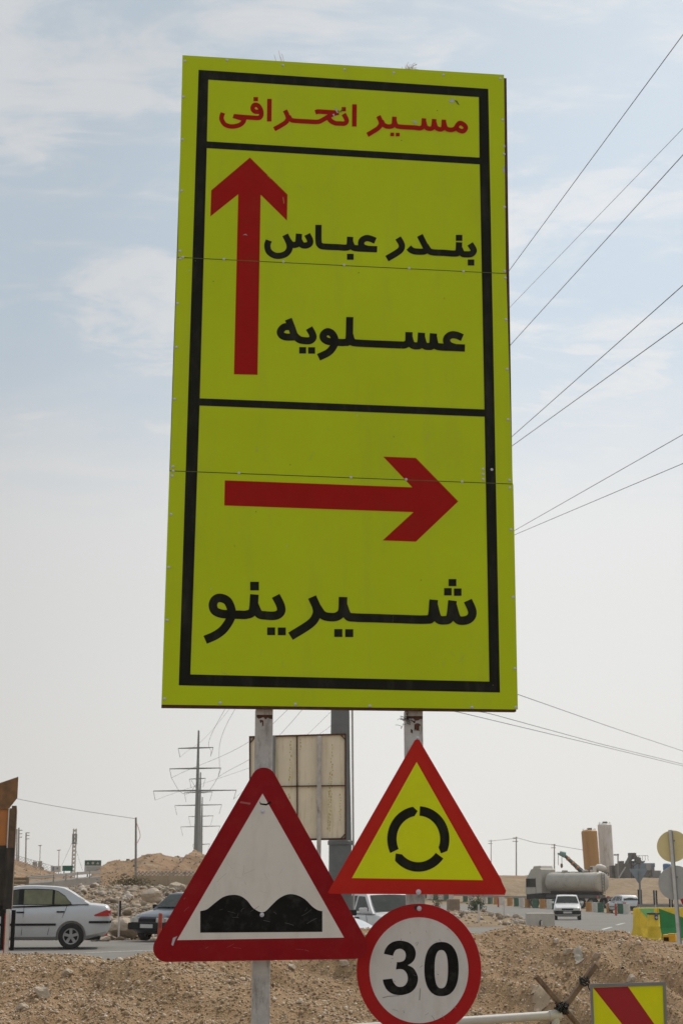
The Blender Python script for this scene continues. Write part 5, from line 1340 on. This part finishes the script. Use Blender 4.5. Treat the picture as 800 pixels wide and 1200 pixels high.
guard_rail([G(486, 1053.0)+Vector((0, 6, -0.1)), Vector((P(600, 1050, 184).x, 184, gz(18, 184))), Vector((P(660, 1050, 180).x, 180, gz(24, 180))), Vector((P(745, 1050, 168).x, 168, gz(28, 168)))], 'guard rail behind the drums passing below the tanker', 1.0, 4.0)
guard_rail([Vector((P(746, 1050, 100).x, 100, gz(19, 100))), Vector((P(790, 1050, 98).x, 98, gz(22, 98))), Vector((P(860, 1050, 95).x, 95, gz(25, 95)))], 'guard rail at right behind the yellow and green barrier', 0.95, 3.0)

# ------------------------------------------------------------------ concrete plant on the right
p = P(688, 1030, 262)
def silo(px0, px1, ytop, ybot, Y, m, label, ribs=False):
    c = P((px0+px1)/2, ybot, Y); r = (px1-px0)/2*Y/F; top = P((px0+px1)/2, ytop, Y).z; zg = gz(c.x, c.y)
    o = thing('silo', (c.x, c.y, zg), 0, label, 'silo', 'cement silos'); h = top-zg; z0 = c.z-zg
    MB().lathe([(0.25, z0-1.6), (r, z0), (r, z0+(h-z0)*0.5), (r*1.01, z0+(h-z0)*0.5+0.02), (r*1.01, z0+(h-z0)*0.5+0.1), (r, z0+(h-z0)*0.5+0.12), (r, h-0.1), (r*0.8, h+0.1), (0, h+0.2)], 28).build('body', m, o, 30)
    for k in range(4):
        a = math.pi/4+k*math.pi/2; MB().tube([(r*0.9*math.cos(a), r*0.9*math.sin(a), 0), (r*0.9*math.cos(a), r*0.9*math.sin(a), z0+0.3)], 0.12, 6).build('leg', M_MACH, o)
    lad = MB(); 
    for dx in (-0.2, 0.2): lad.tube([(dx-r*0.4, -r*0.95, z0), (dx-r*0.4, -r*0.95, h)], 0.04, 4)
    for i in range(int((h-z0)/0.5)): lad.tube([(-0.2-r*0.4, -r*0.95, z0+i*0.5), (0.2-r*0.4, -r*0.95, z0+i*0.5)], 0.025, 4)
    lad.build('ladder', m, o)
    rl = MB()
    for k in range(9):
        a = 2*math.pi*k/9; rl.tube([(r*0.8*math.cos(a), r*0.8*math.sin(a), h), (r*0.8*math.cos(a), r*0.8*math.sin(a), h+0.35)], 0.03, 4)
    rl.build('railing', M_MACH, o); box((0.1, 0, h+0.25), (0.7, 0.6, 0.4)).build('filter', M_MACH, o)
    return o
so = silo(684.5, 702.5, 973.5, 1018, 262, M_SILO_O, 'orange yellow cement silo left of the white one')
sw = silo(703, 719, 966, 1016, 266, M_SILO_W, 'taller white cement silo with rust stains')
so.rotation_euler = (0, R(-2.4), 0); sw.rotation_euler = (0, R(-1.2), 0)
# batching plant
b0 = P(742, 1034, 235); bp_ = thing('batching_plant', (b0.x, b0.y, gz(b0.x, b0.y)), 0, 'dark dusty batching plant with hoppers and sloping conveyor', 'plant machinery')
k = 235/F; z0 = b0.z-bp_.location.z
def kb(px0, px1, y0, y1, dep, nm, m, dy=0.0):
    A = P(px0, y1, 235)-Vector(bp_.location); B = P(px1, y0, 235)-Vector(bp_.location)
    return box(((A.x+B.x)/2, dy, (A.z+B.z)/2), (abs(B.x-A.x), dep, abs(B.z-A.z))).build(nm, m, bp_, bevel=0.04)
def kp(px, py, dy=0.0): v = P(px, py, 235)-Vector(bp_.location); return Vector((v.x, dy, v.z))
MB().tube([kp(727, 1024, -0.6), kp(739, 1002, -0.6)], 0.36, 4).build('conveyor', M_MACH, bp_)
MB().tube([kp(728.5, 1025, -0.3), kp(741, 1003, -0.3)], 0.12, 4).build('conveyor_rail', M_PALE, bp_)
kb(719, 741, 1014, 1036, 2.2, 'batch_hall', mat('dark_hall', (0.10, 0.085, 0.07), 0.9, var=0.4, scale=0.7), 2.6); kb(738, 753, 1008.5, 1035, 2.0, 'batch_tower', MATS['dark_hall'], 2.4); kb(736, 744, 999.5, 1007, 1.2, 'head_drum', M_MACH); kb(722, 737, 1012, 1030, 2.0, 'control_hut', M_MACH); kb(741, 762, 1011.5, 1019, 1.8, 'hopper', M_MACHB)
MB().prism([(kp(743, 1019).x, kp(743, 1019).z), (kp(761, 1019).x, kp(761, 1019).z), (kp(756, 1029).x, kp(756, 1029).z), (kp(748, 1029).x, kp(748, 1029).z)], -0.7, 0.7).build('hopper', M_MACH, bp_)
kb(752, 767, 1015, 1033, 2.2, 'aggregate_bin', mat('grey_bin', (0.22, 0.215, 0.21), 0.85, var=0.2, scale=1), 1.6); kb(765, 775, 1020, 1033, 2.0, 'aggregate_bin', MATS['grey_bin'], 1.8)
kb(741, 753, 1020, 1034, 2.0, 'mixer_frame', M_MACH, 1.2)
for px in (723, 731, 739, 747): MB().tube([kp(px, 1012, -0.9), kp(px, 1036, -0.9)], 0.09, 5).build('leg', M_MACH, bp_)
MB().tube([kp(741, 1001, 0.2), kp(752, 1012, 0.2)], 0.28, 6).build('chute', M_MACH, bp_)
MB().tube([kp(731, 1016, -1.0), kp(722, 1031, -1.0)], 0.1, 4).build('pipe', M_PALE, bp_)
random.seed(21)
dn = MB()
for i in range(16):
    a_ = kp(random.uniform(722, 762), random.uniform(1003, 1030), random.uniform(-1.2, 0.8)); b_ = a_+Vector((random.uniform(-1.2, 1.2), random.uniform(-0.3, 0.3), random.uniform(-1.6, -0.3)))
    dn.tube([a_, b_], random.uniform(0.05, 0.14), 5)
dn.build('pipework', M_MACH, bp_)
for (x0, x1, y0, y1, m) in ((743, 749, 1005, 1012, M_MACH), (746, 753, 1009, 1016, M_MACHB), (725, 730, 1009, 1016, M_MACH), (755, 760, 1012.5, 1020, M_CONC), (762, 766, 1011.5, 1016, M_MACHB), (731, 736, 1018, 1024, M_CONC)):
    kb(x0, x1, y0, y1, random.uniform(0.6, 1.4), 'machine_housing', m, random.uniform(-1.0, 0.4))
for j in range(3):
    ra = MB()
    for i in range(6):
        q0 = kp(741+i*3.2, 1008.5-j*0, -1.15); ra.tube([q0, q0+Vector((0, 0, 0.7))], 0.03, 4)
    if j == 0: ra.tube([kp(741, 1008.5, -1.15)+Vector((0, 0, 0.7)), kp(757, 1008.5, -1.15)+Vector((0, 0, 0.7))], 0.03, 4); ra.build('railing', M_MACH, bp_)
o = thing('water_tank', P(781, 1020, 238), 0, 'blue tank standing right of the batching plant', 'tank'); k = 238/F
MB().lathe([(4.6*k, -2*k), (4.6*k, 6.5*k), (3.6*k, 7.5*k), (0, 7.8*k)], 16).build('tank', M_BLUE, o, 40); box((0, 0, -5*k), (10*k, 1.2, 6*k)).build('stand', M_MACH, o)
# white mixer lorry and clutter by the silos
o = thing('mixer_lorry', P(703, 1026.5, 232), R(200), 'pale concrete mixer lorry parked below the silos', 'truck'); k = 232/F
MB().loft([[(x, r*math.cos(a), 1.9+0.12*x+r*math.sin(a)) for a in [2*math.pi*i/16 for i in range(16)]] for x, r in ((-1.6, 0.3), (-1.3, 0.6), (-0.3, 0.85), (0.6, 0.75), (1.1, 0.45))]).build('drum', M_DWHITE, o, 40)
box((1.9, 0, 1.45), (0.9, 1.6, 1.6)).build('cab', M_DWHITE, o, bevel=0.08); box((2.37, 0, 1.75), (0.03, 1.3, 0.6)).build('windscreen', M_GLASS, o); box((0.2, 0, 0.7), (4.2, 1.0, 0.25)).build('chassis', M_MACH, o)
for x in (1.8, -0.6, -1.4):
    for s in (-1, 1): wheel(o, x, s*0.75, 0.42, 0.28, s, simple=True)
o.scale = (0.62,)*3
# crane arm behind the tanker
cb0 = P(683, 1024, 205); o = thing('mobile_crane', (cb0.x, cb0.y, gz(cb0.x, cb0.y)), 0, 'dark crane jib with orange bands and a hanging hook behind the tanker', 'crane')
q = lambda px, py: P(px, py, 205)-Vector(o.location)
A, B = q(684, 1024), q(659.5, 1001)
MB().tube([A, B], [0.34, 0.20], 4).build('jib', mat('crane_dark', (0.04, 0.05, 0.04), 0.7), o)
for t in (0.30, 0.52, 0.74): MB().tube([A.lerp(B, t), A.lerp(B, t+0.06)], [0.37-0.12*t]*2, 4).build('band', mat('crane_orange', (0.45, 0.14, 0.03), 0.6), o)
MB().tube([B+Vector((-0.45, 0, 0.15)), B+Vector((0.25, 0, -0.1))], [0.3, 0.4], 8).build('jib_head', mat('crane_teal', (0.14, 0.26, 0.24), 0.6), o)
MB().tube([B, q(652.8, 1000.2)], 0.12, 5).build('jib_nose', MATS['crane_teal'], o)
for px in (653.5, 657.8): MB().tube([q(px, 1001), q(px, 1014)], 0.035, 4).build('hoist_rope', M_CABLE, o)
MB().lathe([(0.06, 0.4), (0.16, 0.3), (0.17, 0), (0.05, -0.2)], 8, c=q(657.6, 1015.5)).build('hook_block', M_BROWN, o)
box(q(684, 1026), (2.2, 2.0, 0.9)).build('superstructure', MATS['crane_dark'], o, bevel=0.08); box((A.x, 0, 1.1), (5.5, 2.3, 0.7)).build('carrier', M_MACH, o, bevel=0.08)
for x in (-1.8, -0.6, 1.2, 2.2):
    for s in (-1, 1): wheel(o, A.x+x, s*1.0, 0.5, 0.35, s, simple=True)

# ------------------------------------------------------------------ right hand signs and barriers
# yield sign seen from behind
YP = Plane(747, 1026, 78, 0.0, gz(P(747, 1026, 78).x, 78))
o = thing('yield_sign', YP.loc, 0, 'grey back of a downward triangle sign on a post', 'road sign')
sheet(YP, [(737, 1018), (758, 1018), (757, 1020.5), (749, 1035), (747.5, 1035), (737.3, 1020)], 0.0, 0.03).build('plate', mat('yield_back', (0.24, 0.26, 0.28), 0.55, 0.3), o)
u, v = YP.uv(748, 1021); box((u, -0.06, v/2), (0.09, 0.05, v)).build('post', M_GALV, o)
# two discs on a leaning post
DP = Plane(790, 1035, 29.0, R(0), gz(P(790, 1035, 29).x, 29))
ub, vb_ = DP.uv(797, 1125); ut, vt = DP.uv(784.7, 972.5)
sl = (ut-ub)/(vt-vb_); u0 = ub-sl*vb_
o = thing('sign_post', DP.loc+Vector((u0, 0, 0)), 0, 'leaning square post carrying two round sign backs at right', 'post')
t_ = box((0, 0, 0), (0.068, 0.05, math.hypot(vt, sl*vt))).build('shaft', M_WPOST, o, bevel=0.004); t_.location = (sl*vt/2, 0, vt/2); t_.rotation_euler = (0, math.atan(sl), 0)
box((0, 0, 0), (0.02, 0.055, math.hypot(vt, sl*vt)*0.98)).build('shaft_edge', M_GALV, o); o.children[-1].location = (sl*vt/2+0.028, -0.004, vt/2); o.children[-1].rotation_euler = (0, math.atan(sl), 0)
for (cx, cy, r, m, lab) in ((788.2, 991.7, 18.6, M_DISCY, 'yellowish back of a round sign, upper of two on the leaning post'), (791.5, 1034.5, 20.2, M_DISCG, 'grey back of a round sign, lower of two on the leaning post')):
    d = thing('round_sign', DP.loc+Vector((0, 0.05, 0)), 0, lab, 'road sign', 'round signs on the leaning post')
    MB().prism([DP.uv(*p) for p in ell(cx, cy, r, r, 48)], -0.012, 0.0).build('plate', m, d)
    u, v = DP.uv(cx, cy); box((u-0.01, -0.02, v+0.1), (0.10, 0.012, 0.03)).build('clamp', M_GALV, d)
# red octagon at the right edge
OP = Plane(809, 1051, 33, R(-12), gz(P(809, 1051, 33).x, 33)); o = thing('stop_sign', OP.loc, OP.yaw, 'left corner of a red sign with white edge at the right picture edge', 'road sign')
oc = [(809+14.5*math.cos(R(45*i)), 1051-14.5*math.sin(R(45*i))) for i in range(8)]
sheet(OP, oc, 0, 0.004).build('plate', M_WHT, o); sheet(OP, [(809+(x-809)*0.95, 1051+(y-1051)*0.95) for x, y in oc], 0.0042, 0.0005).build('face', M_CHR, o)
sheet(OP, [(798.5, 1048.5), (819, 1048), (819, 1050.5), (798.5, 1051)], 0.005, 0.0005).build('bar', M_WHT, o)
u, v = OP.uv(812, 1040); box((u, 0.04, v/2), (0.06, 0.06, v)).build('post', M_GALV, o)
# jersey barriers
def jersey(loc, rz, L, label, patches, m=M_BRY, Hh=0.92):
    o = thing('jersey_barrier', loc, rz, label, 'barrier', 'yellow and green road barriers')
    pr = [(-0.34, 0), (-0.34, 0.09), (-0.20, 0.34), (-0.13, Hh), (0.13, Hh), (0.20, 0.34), (0.34, 0.09), (0.34, 0)]
    MB().loft([[(x, a, b) for a, b in pr] for x in (0, L)]).build('block', m, o, bevel=0.015)
    def onface(x, z):
        y = float(np.interp(z, [0, 0.09, 0.34, Hh], [-0.34, -0.34, -0.20, -0.13])); return (x, y-0.006, z)
    for (poly, pm) in patches:
        # subdivide in z so the painted area follows the kinked face
        zs = sorted(set([p[1] for p in poly]+[0.09, 0.34])); mb = MB()
        zs = [z for z in zs if min(p[1] for p in poly) <= z <= max(p[1] for p in poly)]
        def span(z):
            xs2 = []
            for i in range(len(poly)):
                a, b = poly[i], poly[(i+1) % len(poly)]
                if abs(a[1]-b[1]) < 1e-9:
                    if abs(a[1]-z) < 1e-9: xs2 += [a[0], b[0]]
                elif min(a[1], b[1])-1e-9 <= z <= max(a[1], b[1])+1e-9: xs2.append(a[0]+(b[0]-a[0])*(z-a[1])/(b[1]-a[1]))
            return min(xs2), max(xs2)
        for za, zb2 in zip(zs[:-1], zs[1:]):
            (a0, a1), (b0_, b1) = span(za), span(zb2); mb.add([onface(a0, za), onface(a1, za), onface(b1, zb2), onface(b0_, zb2)], [(0, 1, 2, 3)])
        mb.build('painted_field', pm, o)
    return o
jb = P(741, 1099, 47.5); jy = 47.5; jz = gz(jb.x, jy)+0.012
jersey((jb.x+0.12, jy, jz), R(24), 0.70, 'short yellow barrier end with a pale green triangle', [([(0.02, 0.90), (0.56, 0.90), (0.46, 0.42)], M_BRLG)])
jersey((jb.x+0.80, jy+0.26, jz), R(6), 2.8, 'long dark green barrier with yellow wedge at right', [([(-0.0+0.02, 0.05), (1.45, 0.05), (1.45, 0.38), (0.02, 0.90)], M_BRG), ([(1.5, 0.05), (2.75, 0.05), (2.75, 0.60), (1.5, 0.30)], M_BRLG)])
p = at_ground(762.5, 46.4); o = thing('warning_drum', (p.x, 46.3, p.z+0.012), 0, 'yellow drum with black lid and blue lamp before the barriers', 'drum'); hd = P(762, 1070.5, 46.4).z-p.z
MB().lathe([(0.20, 0), (0.20, 0.06), (0.185, 0.08), (0.18, hd*0.5), (0.19, hd*0.52), (0.18, hd*0.55), (0.175, hd-0.05), (0.16, hd-0.03)], 20).build('drum', M_BRY, o, 35)
MB().lathe([(0.185, hd-0.035), (0.185, hd), (0.05, hd+0.02)], 20).build('lid', M_TRIM, o, 35)
box((0.05, -0.19, hd-0.10), (0.10, 0.06, 0.17)).build('lamp', M_LAMP_B, o, bevel=0.02); MB().lathe([(0.035, 0), (0.03, 0.01), (0, 0.012)], 12, c=(0, 0, 0)).build('lens', M_LAMPW, o.children[-1]); o.children[-1].children[0].location = (0.05, -0.222, hd-0.12); o.children[-1].children[0].rotation_euler = (math.pi/2, 0, 0)
# small yellow box on the crest
p = P(784.5, 1104, 19.0); o = thing('warning_lamp', (p.x, 19.0, p.z), R(-20), 'small yellow plastic lamp box lying on the gravel crest', 'lamp')
box((0, 0, 0.045), (0.15, 0.12, 0.09)).build('housing', M_YPL, o, bevel=0.015); box((-0.035, -0.064, 0.035), (0.06, 0.02, 0.045)).build('lens', M_TRIM, o, bevel=0.005); box((0.03, 0, 0.094), (0.09, 0.10, 0.012)).build('lid', M_YPL, o, bevel=0.004)
# striped panel bottom right
HP = Plane(738, 1180, 9.6, R(3), 0.0); o = thing('striped_panel', HP.loc, HP.yaw, 'yellow panel with slanting dark red stripe in a grey frame', 'hazard panel')
sheet(HP, [(690.5, 1153), (779, 1150.5), (784, 1290), (696, 1290)], 0.0, 0.010, [[(693.6, 1157), (776, 1154.6), (780, 1286), (699, 1286)]]).build('frame', M_GALV, o)
sheet(HP, [(693, 1156.6), (776.6, 1154), (780.6, 1287), (698.6, 1287)], 0.0, 0.003).build('panel', M_CHY, o)
sheet(HP, [(694.5, 1157.6), (735, 1156), (775, 1213), (776, 1262), (748, 1225)], 0.0032, 0.0004).build('stripe', M_CHR, o)
sheet(HP, [(699, 1222), (735, 1286), (699.8, 1286)], 0.0032, 0.0004).build('stripe', M_CHR, o)
for px in (700, 773):
    u, v = HP.uv(px, 1200); box((u, 0.03, v/2), (0.03, 0.03, v)).build('leg', M_GALV, o)
# white pipe rail
a = P(530, 1197.5, 9.9); b = P(655.5, 1189.2, 10.1); z_ = 0.0
o = thing('pipe_barrier', (a.x, a.y, 0.0), 0, 'white pipe rail running behind the speed limit sign', 'barrier')
A = Vector((a.x-1.2, a.y-0.3, a.z-0.02)); A = a+(a-b)*0.9
pb = MB(); pb.tube([A-Vector((a.x, a.y, 0)), b-Vector((a.x, a.y, 0))], 0.027, 14); pb.build('rail', M_PIPE, o, 40)
e = b-Vector((a.x, a.y, 0)); dd = (b-a).normalized()
MB().tube([e-dd*0.075, e-dd*0.0+dd*0.004], 0.031, 14).build('end_cap', M_PIPE, o, 40)
MB().tube([e-dd*0.03, Vector((e.x-0.0, e.y, 0))-dd*0.03], 0.026, 12).build('leg', M_PIPE, o, 40)
MB().tube([A-Vector((a.x, a.y, 0))+dd*0.05, Vector(((A-a).x, (A-a).y, 0))+dd*0.05], 0.026, 12).build('leg', M_PIPE, o, 40)
# two wooden stakes tied into a cross
def stake(p0, p1, Y0, Y1, w, label):
    A = P(*p0, Y0); B = P(*p1, Y1); d = B-A; k = (A.z-0.0)/max(0.05, A.z-B.z); foot = A+d*k
    o = thing('wooden_stake', foot, 0, label, 'stake', 'tied wooden stakes'); L = (A-foot).length
    rot = (A-foot).to_track_quat('Z', 'Y').to_matrix()
    mb = MB(); n = 9; secs = []
    for i in range(n):
        t = i/(n-1); c = (A-foot)*t; ww = w*(1+0.07*math.sin(i*2.3)); 
        secs.append([c+rot @ Vector((x*ww/2, y*ww/2*0.8, 0)) for x, y in ((-1, -0.8), (-0.8, -1), (0.8, -1), (1, -0.8), (1, 0.8), (0.8, 1), (-0.8, 1), (-1, 0.8))])
    mb.loft(secs).build('shaft', M_WOOD, o)
    return o
stake((627.5, 1144), (675, 1199), 10.05, 10.15, 0.034, 'wooden stake leaning left, its top left of the tie')
stake((697.5, 1131), (657.5, 1184), 10.20, 10.14, 0.040, 'wooden stake leaning right, its top nearest the striped panel')
tw_ = MB(); c0 = P(659, 1181.5, 10.1)
for i in range(22):
    a_ = i*0.55; pts = [c0+Vector((random.gauss(0, 0.020), random.gauss(0, 0.026), random.gauss(0, 0.020))) for k in range(7)]
    tw_.tube(catmull(pts, 3), 0.004, 5)
tag(tw_.build('wire_tie', M_WIRE), 'black wire knot binding the crossed stakes to the pipe', 'wire')
tw_ = MB(); c0 = P(684, 1149, 10.15)
for i in range(7):
    a_ = i*0.9; pts = [c0+Vector((0.026*math.cos(a_+k*0.8)+random.gauss(0, 0.005), 0.034*math.sin(a_+k*0.8), random.gauss(0, 0.014))) for k in range(9)]
    tw_.tube(catmull(pts, 3), 0.0035, 5)
tw_.tube(catmull([c0+Vector((0.02, -0.02, -0.02)), c0+Vector((0.025, -0.03, -0.05)), c0+Vector((0.04, -0.03, -0.065))], 4), 0.004, 5)
tag(tw_.build('wire_tie', M_WIRE), 'black wire wound round the upper part of the right leaning stake', 'wire')
# scraps of plastic sheet on the gravel
for (pp, s, lab, sh_) in (((677, 1121), (0.05, 0.07), 'torn scrap of white plastic sheet high on the right gravel heap', 1.0), ((634, 1167), (0.10, 0.11), 'dull plastic bag half buried behind the crossed stakes', 2.0)):
    p = ray_mound(*pp); mb = MB(); n = 12; vs = []
    for j in range(n):
        for i in range(n):
            x = p.x+(i/(n-1)-0.5)*s[0]*2*(0.6+0.4*math.sin(j*1.1+sh_)**2); y = p.y+(j/(n-1)-0.5)*s[1]*3.0
            vs.append((x, y, mound(x, y)+0.008+0.018*abs(noise.noise(Vector((x*14, y*9, sh_))))))
    mb.add(vs, [(j*n+i, j*n+i+1, (j+1)*n+i+1, (j+1)*n+i) for j in range(n-1) for i in range(n-1)])
    tag(mb.build('plastic_sheet', M_PLASTIC if sh_ < 1.5 else mat('dull_plastic', (0.36, 0.265, 0.175), 0.7), smooth=None), lab, 'litter')

# ------------------------------------------------------------------ haze
HAZE = 0.00028
hm = bpy.data.materials.new('haze'); hm.use_nodes = True; t = hm.node_tree; t.nodes.clear()
ho = t.nodes.new('ShaderNodeOutputMaterial'); pv = t.nodes.new('ShaderNodeVolumePrincipled')
pv.inputs['Color'].default_value = (0.93, 0.92, 0.90, 1); pv.inputs['Density'].default_value = HAZE; pv.inputs['Anisotropy'].default_value = 0.3
t.links.new(pv.outputs[0], ho.inputs['Volume'])
hb = box((0, 450, 18), (1400, 1120, 42)).build('haze', hm, kind='stuff')
